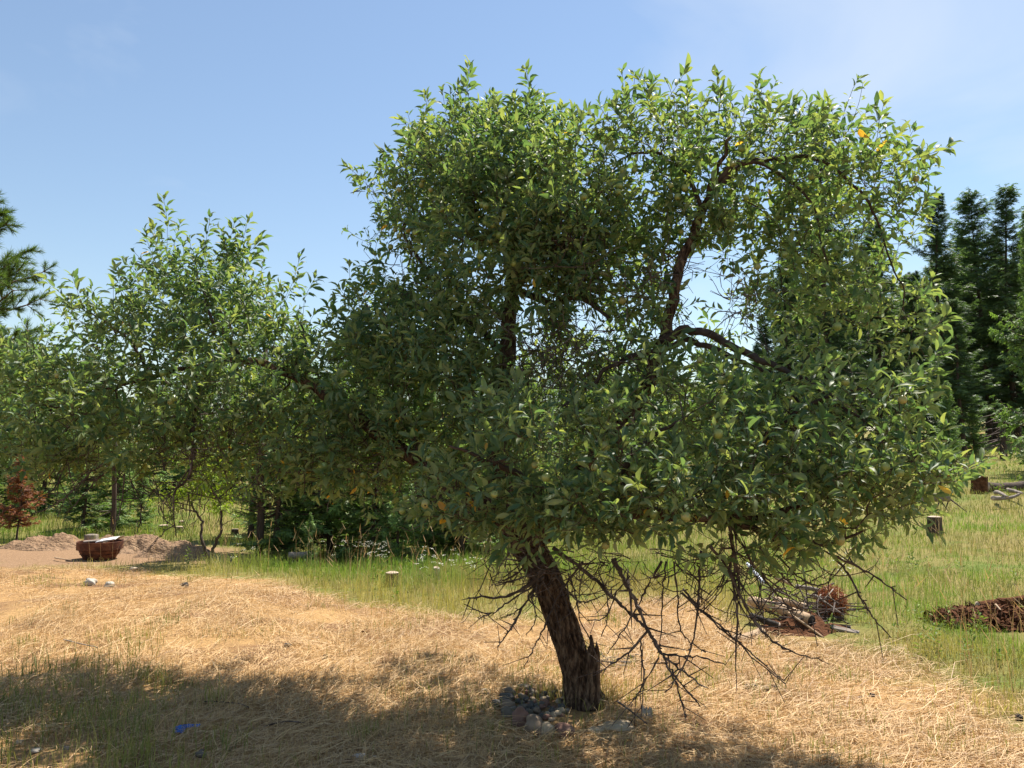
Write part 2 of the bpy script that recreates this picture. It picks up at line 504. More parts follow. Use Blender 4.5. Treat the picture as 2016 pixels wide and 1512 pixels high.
def build_grass():
    # --- dry straw lying on the mown patch
    x, y = scatter(175000, 3.2, 13.5, -0.80, 0.80, 1.25)
    sd = mown_sd(x, y)
    k = (sd > -0.1 + rng.uniform(-0.3, 0.3, len(x))) & (dirt_mask(x, y) < 0.4) & clear_of(x, y)
    k &= (fbm(x * 1.6, y * 1.6, 55) > -0.22 + 0.16 * rng.normal(0, 1, len(x)))
    x, y = x[k], y[k]; n = len(x)
    L = rng.uniform(0.05, 0.20, n) * rng.uniform(0.7, 1.3, n) * np.where(rng.uniform(0, 1, n) < 0.06, 2.0, 1.0)
    # combed by the mower: direction follows a slow field plus scatter
    ang = 1.2 * fbm(x * 0.25, y * 0.25, 61) * np.pi + rng.normal(0, 1.0, n)
    d = np.stack([np.cos(ang), np.sin(ang), np.zeros(n)], 1)
    z0 = gz(x, y) + rng.uniform(0.0, 0.035, n) + 0.03 * np.maximum(0, fbm(x * 1.8, y * 1.8, 71))
    p0 = np.stack([x, y, z0], 1)
    p1 = p0 + d * L[:, None]; p1[:, 2] = gz(p1[:, 0], p1[:, 1]) + rng.uniform(0.0, 0.045, n) + np.where(L > 0.2, rng.uniform(0, 0.07, n), 0)
    pm = (p0 + p1) / 2 + UP * (rng.uniform(0.0, 0.12, n) * L)[:, None] + hdir(n) * (0.10 * L)[:, None]
    side = unit(np.cross(d, UP) + UP * rng.normal(0, 0.5, n)[:, None])
    w = np.maximum(rng.uniform(0.0022, 0.0048, n), y * 0.00042)
    c = mix3(mix3(STRAW, STRAW2, rng.uniform(0, 1, n)), STRAW3, sstep(0.55, 1.0, rng.uniform(0, 1, n)))
    c = c * (0.72 + 0.56 * (0.5 + 0.5 * fbm(x * 0.9, y * 0.9, 81)))[:, None]
    bp_ = (sstep(0.60, 0.78, 0.5 + 0.5 * fbm(x * 1.3, y * 1.3, 83)) * 0.55)[:, None]
    c = c * (1 - bp_) + np.array([0.33, 0.19, 0.10]) * bp_
    A = strips(p0, pm, p1, side, w, c)
    # --- short stubble standing between
    x, y = scatter(90000, 3.2, 13.5, -0.80, 0.80, 1.2)
    k = (mown_sd(x, y) > -0.2) & (dirt_mask(x, y) < 0.4) & clear_of(x, y)
    x, y = x[k], y[k]; n = len(x)
    h = rng.uniform(0.03, 0.10, n) * np.clip(0.95 + 1.5 * fbm(x * 1.6, y * 1.6, 55), 0.25, 1.8)
    c = mix3(STRAW, STRAW2, rng.uniform(0, 1, n)) * rng.uniform(0.7, 1.05, n)[:, None]
    B = standing(x, y, h, np.maximum(0.003, y * 0.0004), c, 0.6)
    v, t = merge([A[:2], B[:2]])
    o = mobj('dry_straw', mesh_np('dry_straw', v, t, M['straw'], True, {'col': np.concatenate([A[2], B[2]])}))
    tag(o, 'loose golden straw and stubble on the mown patch', 'straw', kind='stuff')

    # --- green tufts that survived in the mown patch, thickest in the shade at the lower left
    cx, cy = scatter(900, 3.6, 11, -0.75, 0.75, 0.6)
    a = cx / cy
    keepp = 0.10 + 0.55 * sstep(0.12, 0.34, fbm(cx * 0.55, cy * 0.55, 77)) + 0.75 * sstep(-0.30, -0.52, a) * sstep(7.4, 5.6, cy) + 0.25 * (np.hypot(cx - _tb.x, cy - _tb.y + 0.2) < 0.6)
    k = (rng.uniform(0, 1, len(cx)) < keepp) & (mown_sd(cx, cy) > 0.2) & clear_of(cx, cy)
    cx, cy = cx[k], cy[k]
    X, Y, H, C = [], [], [], []
    for q in range(len(cx)):
        m_ = int(rng.uniform(18, 75)); rr = rng.uniform(0.05, 0.22)
        X.append(cx[q] + rng.normal(0, rr, m_)); Y.append(cy[q] + rng.normal(0, rr, m_)); H.append(rng.uniform(0.05, 0.17, m_) * (1.25 if cx[q] / cy[q] < -0.35 and cy[q] < 6.5 else 0.9))
        g = rng.uniform(0, 1)
        C.append(mix3(mix3(DEEPG, OLIVE, g), DRYG, rng.uniform(0, 0.5, m_)))
    x = np.concatenate(X); y = np.concatenate(Y); h = np.concatenate(H); c = np.concatenate(C)
    v, t, cc = standing(x, y, h, np.maximum(0.0045, y * 0.0005), c, 0.45)
    o = mobj('green_grass_tufts', mesh_np('green_grass_tufts', v, t, M['veg'], True, {'col': cc}))
    tag(o, 'short green grass tufts growing through the straw', 'grass', kind='stuff')

    # --- dry tuft round the foot of the apple trunk
    n = 420
    a_ = rng.uniform(0, 6.28, n); q_ = rng.normal(0.19, 0.07, n)
    x = _tb.x + np.cos(a_) * q_ * 1.15; y = _tb.y + np.sin(a_) * q_ - 0.02
    v, t, cc = standing(x, y, rng.uniform(0.06, 0.20, n), np.full(n, 0.0045), mix3(STRAW, np.array([0.30, 0.28, 0.10]), rng.uniform(0, 1, n)), 0.5)
    o = mobj('trunk_foot_grass', mesh_np('trunk_foot_grass', v, t, M['veg'], True, {'col': cc}))
    tag(o, 'dry grass tuft round the foot of the apple trunk', 'grass', kind='stuff')

    # --- tall wild grass beyond the mown edge
    x, y = scatter(210000, 5.0, 46, -0.78, 0.80, 1.0)
    k = (mown_sd(x, y) < rng.normal(0, 0.28, len(x))) & (rng.uniform(0, 1, len(x)) > dirt_mask(x, y) * 1.1) & clear_of(x, y)
    x, y = x[k], y[k]; n = len(x)
    a = x / y
    edge = -mown_sd(x, y)
    f1 = 0.5 + 0.5 * fbm(x * 0.35, y * 0.35, 101); f2 = 0.5 + 0.5 * fbm(x * 1.4, y * 1.4, 102)
    green = np.clip(0.05 + 0.95 * sstep(0.4, 2.6, edge) * (0.5 + 0.8 * f1) + 0.35 * (f2 - 0.5), 0, 1)
    green = green * (1 - 0.45 * sstep(22, 36, y))
    c = mix3(mix3(DRYG, np.array([0.55, 0.43, 0.2]), rng.uniform(0, 1, n)), mix3(np.array([0.30, 0.31, 0.085]), np.array([0.19, 0.28, 0.055]), rng.uniform(0, 1, n)), np.clip(green + rng.normal(0, 0.18, n), 0, 1))
    c = c * np.array([0.80, 0.85, 0.78])
    f3 = 0.5 + 0.5 * fbm(x * 0.7, y * 0.7, 103)
    fg = (sstep(0.46, 0.62, 0.5 + 0.5 * fbm(x * 0.5, y * 0.5, 107)) * sstep(0.6, 1.8, edge) * 0.75)[:, None]
    c = c * (1 - fg) + np.array([0.17, 0.285, 0.045]) * rng.uniform(0.8, 1.25, (n, 1)) * fg
    br = sstep(0.55, 0.66, f3)[:, None] * 0.5
    c = c * (1 - br) + np.array([0.26, 0.19, 0.11]) * br
    c = c * (0.5 + 1.0 * f2)[:, None]
    c = c * rng.uniform(0.75, 1.15, n)[:, None]
    hb = 0.12 + 0.14 * sstep(0.0, 0.9, edge)
    hb = hb * (1 - 0.50 * sstep(0.1, 0.4, a)) * np.clip(-0.25 + 2.3 * f2, 0.3, 1.7)
    h = hb * rng.uniform(0.55, 1.25, n) * (1 + 0.7 * sstep(0.1, 0.4, a) * sstep(1.3, 0.3, edge))
    v, t, cc = standing(x, y, h, np.maximum(0.0045, y * 0.00048), c, 0.5)
    o = mobj('meadow_grass', mesh_np('meadow_grass', v, t, M['veg'], True, {'col': cc}))
    tag(o, 'tall green and yellow meadow grass beyond the straw', 'grass', kind='stuff')

    # --- tall pale seed stalks with heads
    x, y = scatter(5000, 5.0, 40, -0.75, 0.78, 1.0)
    k = (mown_sd(x, y) < 0.05) & (dirt_mask(x, y) < 0.5) & clear_of(x, y) & (fbm(x * 0.8, y * 0.8, 121) > -0.05)
    x, y = x[k], y[k]; n = len(x)
    h = rng.uniform(0.35, 0.75, n)
    c = mix3(STRAW2, np.array([0.42, 0.24, 0.12]), rng.uniform(0, 1, n) ** 2)
    p0 = np.stack([x, y, gz(x, y)], 1); ld = hdir(n); la = np.abs(rng.normal(0, 0.25, n))
    p1 = p0 + UP * h[:, None] + ld * (la * h)[:, None]
    pm = p0 + UP * (h * 0.6)[:, None] + ld * (la * h * 0.3)[:, None]
    S = strips(p0, pm, p1, hdir(n), np.maximum(0.003, y * 0.00035), c)
    hd = unit(p1 - pm) + ld * 0.3
    q0 = p1 - hd * 0.02; q1 = p1 + hd * rng.uniform(0.06, 0.13, n)[:, None]
    H = strips(q0, (q0 + q1) / 2, q1, hdir(n), np.maximum(0.006, y * 0.0006), c * 1.05)
    v, t = merge([S[:2], H[:2]])
    o = mobj('seed_stalks', mesh_np('seed_stalks', v, t, M['straw'], True, {'col': np.concatenate([S[2], H[2]])}))
    tag(o, 'thin dry seed stalks rising above the meadow grass', 'grass', kind='stuff')


# ------------------------------------------------------------------ conifers
def conifer_np(h, rad, seed, step=0.42, nb=5, spray=0.42, ns=9, base=0.06, sparse=0.0, droop=0.35, cols=None, sw=0.09, taper=0.85):
    """returns trunk (v,t), boughs (v,t), needles (v,t,col)"""
    r = np.random.default_rng(seed)
    zs = np.linspace(0, h, 14)
    wob = np.stack([0.01 * h * np.sin(zs * 1.3 / h * 6 + seed), 0.01 * h * np.cos(zs / h * 5 + seed), zs], 1); wob[:, :2] -= wob[0, :2]
    tr = limb_np(wob, np.maximum(0.011 * h * (1 - zs / h) ** 0.9, 0.008) * (1 + 0.25 * np.exp(-zs / 0.4)), 8, 0.08, seed)
    e0, e1, er0, er1 = [], [], [], []
    q0, q1, qs, qc = [], [], [], []
    z = base * h
    cdark, clight = cols
    while z < h * 0.985:
        t = z / h
        Lz = rad * (1 - t) ** taper * (0.55 + 0.45 * min(1, t / 0.18)) + 0.05 * rad
        lob = 0.8 + 0.45 * np.array([vnoise(np.array(t * 7.0 + q * 13.7), np.array(float(seed)), 7) for q in range(6)])
        for b_ in range(nb):
            if r.uniform() < sparse * (1 - t): continue
            az = r.uniform(0, 2 * np.pi)
            L = Lz * r.uniform(0.38, 1.28) * lob[int(az / 6.2832 * 6) % 6]
            el = 0.75 * t ** 2 - droop * (1 - t) + r.normal(0, 0.12)
            dh = np.array([np.cos(az), np.sin(az), 0]); up = np.array([0, 0, 1.0])
            c0 = np.array([np.interp(z, zs, wob[:, 0]), np.interp(z, zs, wob[:, 1]), z + r.normal(0, step * 0.25)])
            m_ = max(3, int(ns * (0.4 + 0.8 * L / rad)))
            s = np.linspace(0, 1, m_ + 1)
            pts = c0 + dh * (L * s)[:, None] * math.cos(el) + up * (L * (math.sin(el) * s - 0.10 * np.sin(s * np.pi) + 0.16 * s ** 2))[:, None]
            e0.append(pts[:-1]); e1.append(pts[1:]); er0.append((0.006 + 0.012 * L) * (1 - s[:-1]) + 0.003); er1.append((0.006 + 0.012 * L) * (1 - s[1:]) + 0.003)
            lat = np.cross(dh, up)
            kk = np.arange(1, m_ + 1)[s[1:] >= 0.16]
            kk = np.concatenate([kk, kk, kk[kk > m_ * 0.35]]); sg = np.concatenate([np.full(len(kk), 0.0)])
            c1 = int((s[1:] >= 0.16).sum()); sg[:c1] = -1; sg[c1:2 * c1] = 1
            nk = len(kk); sk = s[kk]
            sl = spray * (1.0 - 0.45 * sk) * r.uniform(0.6, 1.25, nk) * min(1, 0.35 + L / rad)
            dd = unit(dh * r.uniform(0.5, 0.9, (nk, 1)) + lat * (sg * r.uniform(0.6, 1.0, nk))[:, None] + up * r.normal(-0.22, 0.22, (nk, 1)))
            p = pts[kk] + r.normal(0, 0.02, (nk, 3))
            q0.append(p); q1.append(p + dd * sl[:, None])
            qs.append(unit(np.cross(dd, up + r.normal(0, 0.45, (nk, 3)))))
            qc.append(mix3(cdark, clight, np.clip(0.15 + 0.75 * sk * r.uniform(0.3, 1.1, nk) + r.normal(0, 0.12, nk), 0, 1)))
        z += step * r.uniform(0.7, 1.3) * (1.05 - 0.5 * t)
    e0 = np.concatenate(e0); e1 = np.concatenate(e1)
    bg = tubes_np(e0, e1, np.concatenate(er0), np.concatenate(er1), 4)
    q0 = np.concatenate(q0); q1 = np.concatenate(q1); qs = np.concatenate(qs); qc = np.concatenate(qc)
    n = len(q0)
    # every spray is a feather: a centre blade with side needles raked forwards
    ax = q1 - q0
    L = np.linalg.norm(ax, axis=1)
    sub0, sub1, subs, subc, subw = [q0], [q1], [qs], [qc], [np.full(n, sw * 0.45) * np.minimum(1, L / spray)]
    for f in (0.15, 0.38, 0.6):
        for sg in (-1, 1):
            a0 = q0 + ax * f
            a1 = a0 + ax * 0.30 + qs * (sg * L * 0.30 * (1.15 - f))[:, None] + r.normal(0, 0.02, (n, 3))
            sub0.append(a0); sub1.append(a1); subs.append(unit(np.cross(a1 - a0, np.cross(qs, ax)))); subc.append(qc * r.uniform(0.8, 1.15, (n, 1))); subw.append(np.full(n, sw * 0.42) * np.minimum(1, L / spray))
    s0 = np.concatenate(sub0); s1 = np.concatenate(sub1)
    nd = strips(s0, (s0 + s1) / 2 + UP * 0.01, s1, np.concatenate(subs), np.concatenate(subw), np.concatenate(subc))
    return tr, bg, nd


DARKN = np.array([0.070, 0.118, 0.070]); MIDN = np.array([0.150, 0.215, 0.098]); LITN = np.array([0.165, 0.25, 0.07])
CON = {}


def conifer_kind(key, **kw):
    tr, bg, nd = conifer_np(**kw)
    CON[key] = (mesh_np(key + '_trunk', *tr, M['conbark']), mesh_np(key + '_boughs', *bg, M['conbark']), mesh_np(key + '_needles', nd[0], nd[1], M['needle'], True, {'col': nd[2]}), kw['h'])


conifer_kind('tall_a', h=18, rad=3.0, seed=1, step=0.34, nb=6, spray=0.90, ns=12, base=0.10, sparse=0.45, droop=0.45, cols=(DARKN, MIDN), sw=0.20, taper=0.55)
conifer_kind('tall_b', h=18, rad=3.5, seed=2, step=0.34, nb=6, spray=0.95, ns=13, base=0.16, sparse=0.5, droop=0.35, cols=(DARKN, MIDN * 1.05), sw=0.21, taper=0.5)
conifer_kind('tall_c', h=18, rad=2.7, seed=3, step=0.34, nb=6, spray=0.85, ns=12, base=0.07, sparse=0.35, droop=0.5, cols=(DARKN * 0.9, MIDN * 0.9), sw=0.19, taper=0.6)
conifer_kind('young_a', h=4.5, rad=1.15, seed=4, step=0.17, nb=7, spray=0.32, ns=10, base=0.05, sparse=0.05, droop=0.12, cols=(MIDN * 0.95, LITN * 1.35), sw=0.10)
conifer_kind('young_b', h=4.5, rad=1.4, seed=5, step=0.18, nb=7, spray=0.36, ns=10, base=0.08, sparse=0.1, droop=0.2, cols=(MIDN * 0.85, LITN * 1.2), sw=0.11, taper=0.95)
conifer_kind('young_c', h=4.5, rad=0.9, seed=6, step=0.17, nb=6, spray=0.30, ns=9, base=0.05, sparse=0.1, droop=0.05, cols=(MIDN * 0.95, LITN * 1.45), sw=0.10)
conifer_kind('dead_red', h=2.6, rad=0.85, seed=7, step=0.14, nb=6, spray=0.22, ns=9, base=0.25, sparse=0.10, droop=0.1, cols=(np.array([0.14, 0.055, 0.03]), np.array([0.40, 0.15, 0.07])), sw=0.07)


def plant_conifer(kind, px, d, h, label, rz=None, name='fir_tree', group=None, wide=1.0, lean=0.0, dz=0.0):
    t, b, n, h0 = CON[kind]
    e = empty(name, at(px, d, -0.05 + dz), random.uniform(0, 6.28) if rz is None else rz)
    s = h / h0
    e.scale = (s * wide, s * wide, s)
    e.rotation_euler[1] = lean
    mobj('trunk', t, e); cr = mobj('crown', n, e); mobj('boughs', b, cr)
    tag(e, label, 'conifer', group)
    return e


def top_h(px, py, d):
    """height of a tree at distance d whose tip shows at pixel row py"""
    p = P(px, py, d)
    return float(p[2] - gz((px - 1008) / F * d, d))


GR = 'tall conifers at the forest edge'
plant_conifer('tall_c', 1868, 40, top_h(1868, 380, 40), 'slim dark conifer, first tall spire right of the apple crown', group=GR, wide=1.0)
plant_conifer('tall_b', 1945, 43, top_h(1945, 374, 43), 'broad dark conifer, middle spire of the three at the right', group=GR, wide=1.1)
plant_conifer('tall_a', 2004, 41, top_h(2004, 362, 41), 'tall dark conifer whose spire touches the right picture edge', group=GR, wide=1.1)
plant_conifer('tall_a', 1632, 37, top_h(1632, 208, 37), 'tallest spruce, its tip poking over the apple crown at right', group=GR, wide=0.95)
plant_conifer('tall_b', 1730, 39, top_h(1730, 430, 39), 'dark conifer filling the gap behind the hanging right apple boughs', group=GR)
plant_conifer('tall_c', 1560, 41, top_h(1560, 470, 41), 'dark conifer just right of the sky gap in the apple crown', group=GR)
plant_conifer('tall_b', 1895, 33, top_h(1895, 585, 33), 'shorter dark conifer in front of the slim right spire', group=GR, wide=1.35)
plant_conifer('tall_c', 1800, 36, top_h(1800, 560, 36), 'dark conifer between the apple boughs and the slim spire', group=GR, wide=1.5)
plant_conifer('young_a', 1866, 27, top_h(1866, 748, 27), 'small bright green fir standing before the dark forest edge at right', group=None)
plant_conifer('young_b', 2052, 24, top_h(2052, 400, 24), 'bright green fir cut off by the right picture edge', wide=0.62)
plant_conifer('tall_c', 1985, 47, top_h(1985, 520, 47), 'dark conifer low behind the three right spires', group=GR, wide=1.5)
plant_conifer('tall_b', 2070, 46, top_h(2070, 470, 46), 'dark conifer mostly beyond the right picture edge', group=GR, wide=0.9)
plant_conifer('young_a', 1915, 34, top_h(1915, 790, 34), 'low fir right of the small bright green one', wide=1.2)
plant_conifer('young_b', 1765, 34, top_h(1765, 770, 34), 'low dark fir beneath the hanging right apple boughs', wide=1.0)

# bare reddish trunks at the right
for px, d, top, w_, lab in ((1957, 44, 600, 0.20, 'bare dark reddish trunk standing among the right conifers'), (1972, 30, 800, 0.15, 'thin bare trunk standing in the tan grass at far right')):
    b0 = at(px, d, -0.1); hh = top_h(px, top, d)
    zs = np.linspace(0, hh, 12)
    path = np.stack([0.05 * np.sin(zs), 0.03 * np.cos(zs), zs], 1)
    v, t = limb_np(path, w_ * (1 - 0.8 * zs / hh), 9, 0.12, int(px))
    e = empty('bare_trunk', b0)
    mobj('trunk', mesh_np('bare_trunk', v, t, M['conbark']), e)
    r_ = np.random.default_rng(int(px)); n_ = 26
    zz = r_.uniform(0.25, 1, n_) * hh; dd = hdir(n_, r_)
    p0 = np.stack([np.zeros(n_), np.zeros(n_), zz], 1); p1 = p0 + dd * r_.uniform(0.3, 1.1, n_)[:, None] - UP * r_.uniform(0, 0.3, n_)[:, None]
    v, t = tubes_np(p0, p1, np.full(n_, 0.03), np.full(n_, 0.006), 4)
    tag(mobj('broken_branches', mesh_np('broken_branches', v, t, M['deadtwig']), e), kind='stuff')
    tag(e, lab, 'tree trunk')

# young firs and taller trees behind the grass strip, left of the trunk
YF = 'young firs behind the grass strip'
for kind, px, d, h, wd, lab in (
        ('young_b', 172, 17, 3.2, 1.1, 'young green fir standing behind the rusty fire ring'),
        ('young_a', 238, 18.5, 2.9, 1.2, 'young fir just right of the one behind the fire ring'),
        ('young_c', 288, 17.5, 1.5, 1.5, 'low bushy fir between the fire ring and the sapling'),
        ('young_b', 545, 14.6, 4.0, 1.1, 'dark young fir right of the two bare trunks'),
        ('young_c', 617, 13.2, 0.95, 0.9, 'tiny pale fir sapling standing before the dark firs'),
        ('young_a', 655, 15.0, 4.2, 1.25, 'broad dark fir behind the pale fir sapling'),
        ('young_b', 735, 14.6, 3.4, 1.0, 'young fir above the white flowers, left of the cut stump'),
        ('young_a', 786, 13.8, 2.6, 1.0, 'bright layered fir right above the cut stump'),
        ('young_c', 848, 15.8, 3.6, 1.3, 'blue green fir behind the pale cut post'),
        ('young_b', 912, 15.2, 4.2, 1.2, 'darkest fir left of the apple trunk'),
        ('young_a', 975, 17, 4.2, 1.1, 'dark fir half hidden by the top of the apple trunk')):
    plant_conifer(kind, px, d, h, lab, group=YF, wide=wd)
for kind, px, d, h, wd, lab in (
        ('young_a', 95, 21, 4.4, 1.3, 'mid green fir between the red dead conifer and the fire ring'),
        ('young_b', -20, 20, 4.8, 1.2, 'mid green fir at the left picture edge behind the red dead conifer'),
        ('young_c', 330, 27, 4.6, 1.5, 'far fir above the stumps on the left slope'),
        ('young_b', 395, 30, 5.0, 1.3, 'far fir straight above the yellow green sapling'),
        ('young_a', 455, 29, 4.6, 1.4, 'far fir above the pale topped stump on the left slope'),
        ('young_a', 590, 18, 5.0, 1.2, 'fir filling the gap behind the tiny pale fir sapling'),
        ('young_b', 695, 18.5, 5.0, 1.2, 'fir standing behind the broad dark one'),
        ('young_c', 760, 19, 5.2, 1.5, 'tall fir behind the bright layered one'),
        ('young_b', 830, 19, 4.8, 1.2, 'fir behind the blue green one near the pale cut post'),
        ('young_a', 1040, 24, 5.0, 1.3, 'fir directly behind the leaning apple trunk'),
        ('young_b', 1120, 27, 5.0, 1.2, 'fir just right of the leaning apple trunk'),
        ('young_a', 1205, 30, 5.2, 1.3, 'fir behind the bare twigs right of the trunk'),
        ('young_b', 1300, 31, 5.0, 1.3, 'fir behind the bare twigs, left of the brush pile'),
        ('young_a', 1400, 33, 5.4, 1.3, 'fir above the left end of the brush pile'),
        ('young_c', 1500, 34, 5.2, 1.6, 'fir above the middle of the brush pile')):
    plant_conifer(kind, px, d, h, lab, group=YF, wide=wd)
plant_conifer('dead_red', 46, 15.0, 1.75, 'small dead conifer with rust red needles at far left', name='dead_conifer', wide=1.05)
MT = 'middle conifers behind the apple crown'
for kind, px, d, top, wd, lab in (
        ('tall_c', 28, 26, 690, 1.0, 'mid green conifer at the left edge behind the red dead one'),
        ('tall_b', 120, 30, 740, 1.0, 'conifer behind the left end of the apple crown'),
        ('tall_a', 505, 27, 800, 0.8, 'slim conifer with a bare lower trunk left of the dark firs'),
        ('tall_c', 700, 30, 770, 1.1, 'conifer seen under the middle apple boughs, behind the young firs'),
        ('tall_b', 905, 31, 740, 1.0, 'tall conifer behind the apple trunk fork'),
        ('tall_c', 1120, 33, 720, 1.1, 'conifer behind the right side of the apple trunk'),
        ('tall_a', 1260, 36, 690, 1.1, 'conifer behind the lower right apple limb'),
        ('tall_b', 1400, 38, 705, 1.0, 'conifer low behind the sky gap in the crown')):
    plant_conifer(kind, px, d, top_h(px, top, d), lab, group=MT, wide=wd)

# bare slim trunks at the left of the fir row
for px, d, hh, w_, lab in ((516, 14.4, 4.0, 0.065, 'straight bare trunk at the left end of the fir row'), (499, 17.5, 4.2, 0.06, 'thinner bare trunk left of the straight one'), (229, 16.4, 3.2, 0.05, 'dark trunk standing behind the rusty fire ring')):
    b0 = at(px, d, -0.1)
    zs = np.linspace(0, hh, 12)
    v, t = limb_np(np.stack([0.03 * np.sin(zs * 2), 0.02 * np.cos(zs), zs], 1), w_ * (1.15 - 0.5 * zs / hh), 8, 0.12, int(px))
    e = empty('bare_trunk', b0)
    mobj('trunk', mesh_np('bare_trunk', v, t, M['conbark']), e)
    r_ = np.random.default_rng(int(px)); n_ = 16
    zz = r_.uniform(0.2, 1, n_) * hh; dd = hdir(n_, r_)
    p0 = np.stack([np.zeros(n_), np.zeros(n_), zz], 1); p1 = p0 + dd * r_.uniform(0.2, 0.6, n_)[:, None] - UP * r_.uniform(-0.1, 0.2, n_)[:, None]
    v, t = tubes_np(p0, p1, np.full(n_, 0.014), np.full(n_, 0.004), 4)
    tag(mobj('broken_branches', mesh_np('broken_branches', v, t, M['deadtwig']), e), kind='stuff')
    tag(e, lab, 'tree trunk')


# far wood that reads as one mass
def far_wood():
    V, T, C, off = [], [], [], 0
    src = []
    for k in ('tall_a', 'tall_b', 'tall_c'):
        me = CON[k][2]
        v = np.empty(len(me.vertices) * 3, np.float32); me.vertices.foreach_get('co', v)
        t = np.empty(len(me.loops), np.int32); me.loops.foreach_get('vertex_index', t)
        c = np.empty(len(me.vertices) * 4, np.float32); me.attributes['col'].data.foreach_get('color', c)
        v = v.reshape(-1, 3); t = t.reshape(-1, 3); c = c.reshape(-1, 4)
        nb_ = len(v) // 5
        sel = np.random.default_rng(3).permutation(nb_)[:nb_ // 3]
        vi = (sel[:, None] * 5 + np.arange(5)).ravel()
        tt = (np.array([[0, 1, 3], [0, 3, 2], [2, 3, 4]])[None] + (np.arange(len(sel)) * 5)[:, None, None]).reshape(-1, 3)
        vq = v[vi].reshape(-1, 5, 3); cq = vq.mean(1, keepdims=True); vq = cq + (vq - cq) * 1.9
        src.append((vq.reshape(-1, 3), tt, c[vi]))
    r_ = np.random.default_rng(12)
    px = -250
    while px < 2400:
        d = r_.uniform(47, 64)
        a = (px - 1008) / F
        top = np.interp(px, [-250, 60, 130, 900, 1450, 1550, 2400], [640, 690, 750, 740, 710, 520, 440]) + r_.uniform(-30, 60)
        h = float(P(px, top, d)[2] - gz(a * d, d))
        v, t, c = src[int(r_.integers(0, 3))]
        th = r_.uniform(0, 6.28); s = h / 18.0; sw_ = max(s, 0.42) * r_.uniform(0.75, 1.1)
        x = v[:, 0] * math.cos(th) - v[:, 1] * math.sin(th); y = v[:, 0] * math.sin(th) + v[:, 1] * math.cos(th)
        w = np.stack([x * sw_ + a * d, y * sw_ + d, v[:, 2] * s + float(gz(a * d, d))], 1)
        V.append(w); T.append(t + off); C.append(c); off += len(w)
        px += r_.uniform(15, 26)
    o = mobj('distant_forest', mesh_np('distant_forest', np.concatenate(V), np.concatenate(T), M['needle'], True, {'col': np.concatenate(C)}))
    tag(o, 'dark mass of far conifers closing the view', 'forest', kind='stuff')


far_wood()


# ------------------------------------------------------------------ pine at the left edge
def build_pine():
    d = 12.0
    base = at(-150, d, -0.1)
    e = empty('pine_tree', base)
    r_ = np.random.default_rng(21)
    h = 9.0
    zs = np.linspace(0, h, 20)
    tv = limb_np(np.stack([0.05 * np.sin(zs), 0.05 * np.cos(zs * 0.7), zs], 1), 0.16 * (1 - zs / h) + 0.02, 10, 0.12, 4)
    mobj('trunk', mesh_np('pine_trunk', *tv, M['pinebark']), e)
    E0, E1, A0, A1 = [], [], [], []
    tp, td = [], []
    for z in np.arange(1.5, h - 0.2, 0.24):
        for q in range(3):
            az = r_.uniform(-0.6, 2 * np.pi - 0.6) if q else r_.uniform(-0.7, 0.5)
            L = np.interp(z, [1.5, 3.2, 4.4, 4.9, 5.5, 6.1, h], [1.5, 1.7, 1.55, 1.05, 0.8, 0.35, 0.15]) * r_.uniform(0.7, 1.06)
            s = np.linspace(0, 1, 9)
            dh = np.array([math.cos(az), math.sin(az), 0])
            pts = np.array([0, 0, z]) + dh * (L * s)[:, None] + UP * (L * (0.05 * s + 0.35 * s ** 2.2) + 0.03 * np.sin(s * 9 + q))[:, None]
            E0.append(pts[:-1]); E1.append(pts[1:]); A0.append(0.028 * (1 - s[:-1]) + 0.008); A1.append(0.028 * (1 - s[1:]) + 0.008)
            for k in range(3, 9):
                for w_ in range(4 if k < 8 else 3):
                    dd = unit(dh * 0.7 + r_.normal(0, 0.55, 3) + UP * 0.45)
                    l2 = r_.uniform(0.10, 0.38) * (1.2 - 0.4 * s[k])
                    tip = pts[k] + dd * l2
                    E0.append(pts[k][None]); E1.append(tip[None]); A0.append([0.008]); A1.append([0.005])
                    tp.append(tip); td.append(dd); tp.append(pts[k] + dd * l2 * 0.6); td.append(dd)
    v, t = tubes_np(np.concatenate(E0), np.concatenate(E1), np.concatenate(A0), np.concatenate(A1), 5)
    cr = None
    tp = np.array(tp); td = np.array(td); n = len(tp); K = 44
    p0 = np.repeat(tp, K, 0) - np.repeat(td, K, 0) * r_.uniform(0, 0.10, (n * K, 1))
    dirs = unit(np.repeat(td, K, 0) * 1.05 + r_.normal(0, 0.55, (n * K, 3)))
    p1 = p0 + dirs * r_.uniform(0.09, 0.16, (n * K, 1))
    c = mix3(np.array([0.055, 0.095, 0.025]), np.array([0.15, 0.21, 0.055]), r_.uniform(0, 1, n * K))
    sd_ = unit(np.cross(dirs, r_.normal(0, 1, (n * K, 3))))
    vv, tt, cc = strips(p0, (p0 + p1) / 2, p1, sd_, np.full(n * K, 0.0065), c)
    cr = mobj('crown', mesh_np('pine_needles', vv, tt, M['needle'], True, {'col': cc}), e)
    mobj('boughs', mesh_np('pine_boughs', v, t, M['pinebark']), cr)
    tag(e, 'long needled pine reaching in from the left picture edge', 'pine')


build_pine()

# ------------------------------------------------------------------ leaves
LEAF_T = np.array([0.0, 0.22, 0.50, 0.80, 1.0])


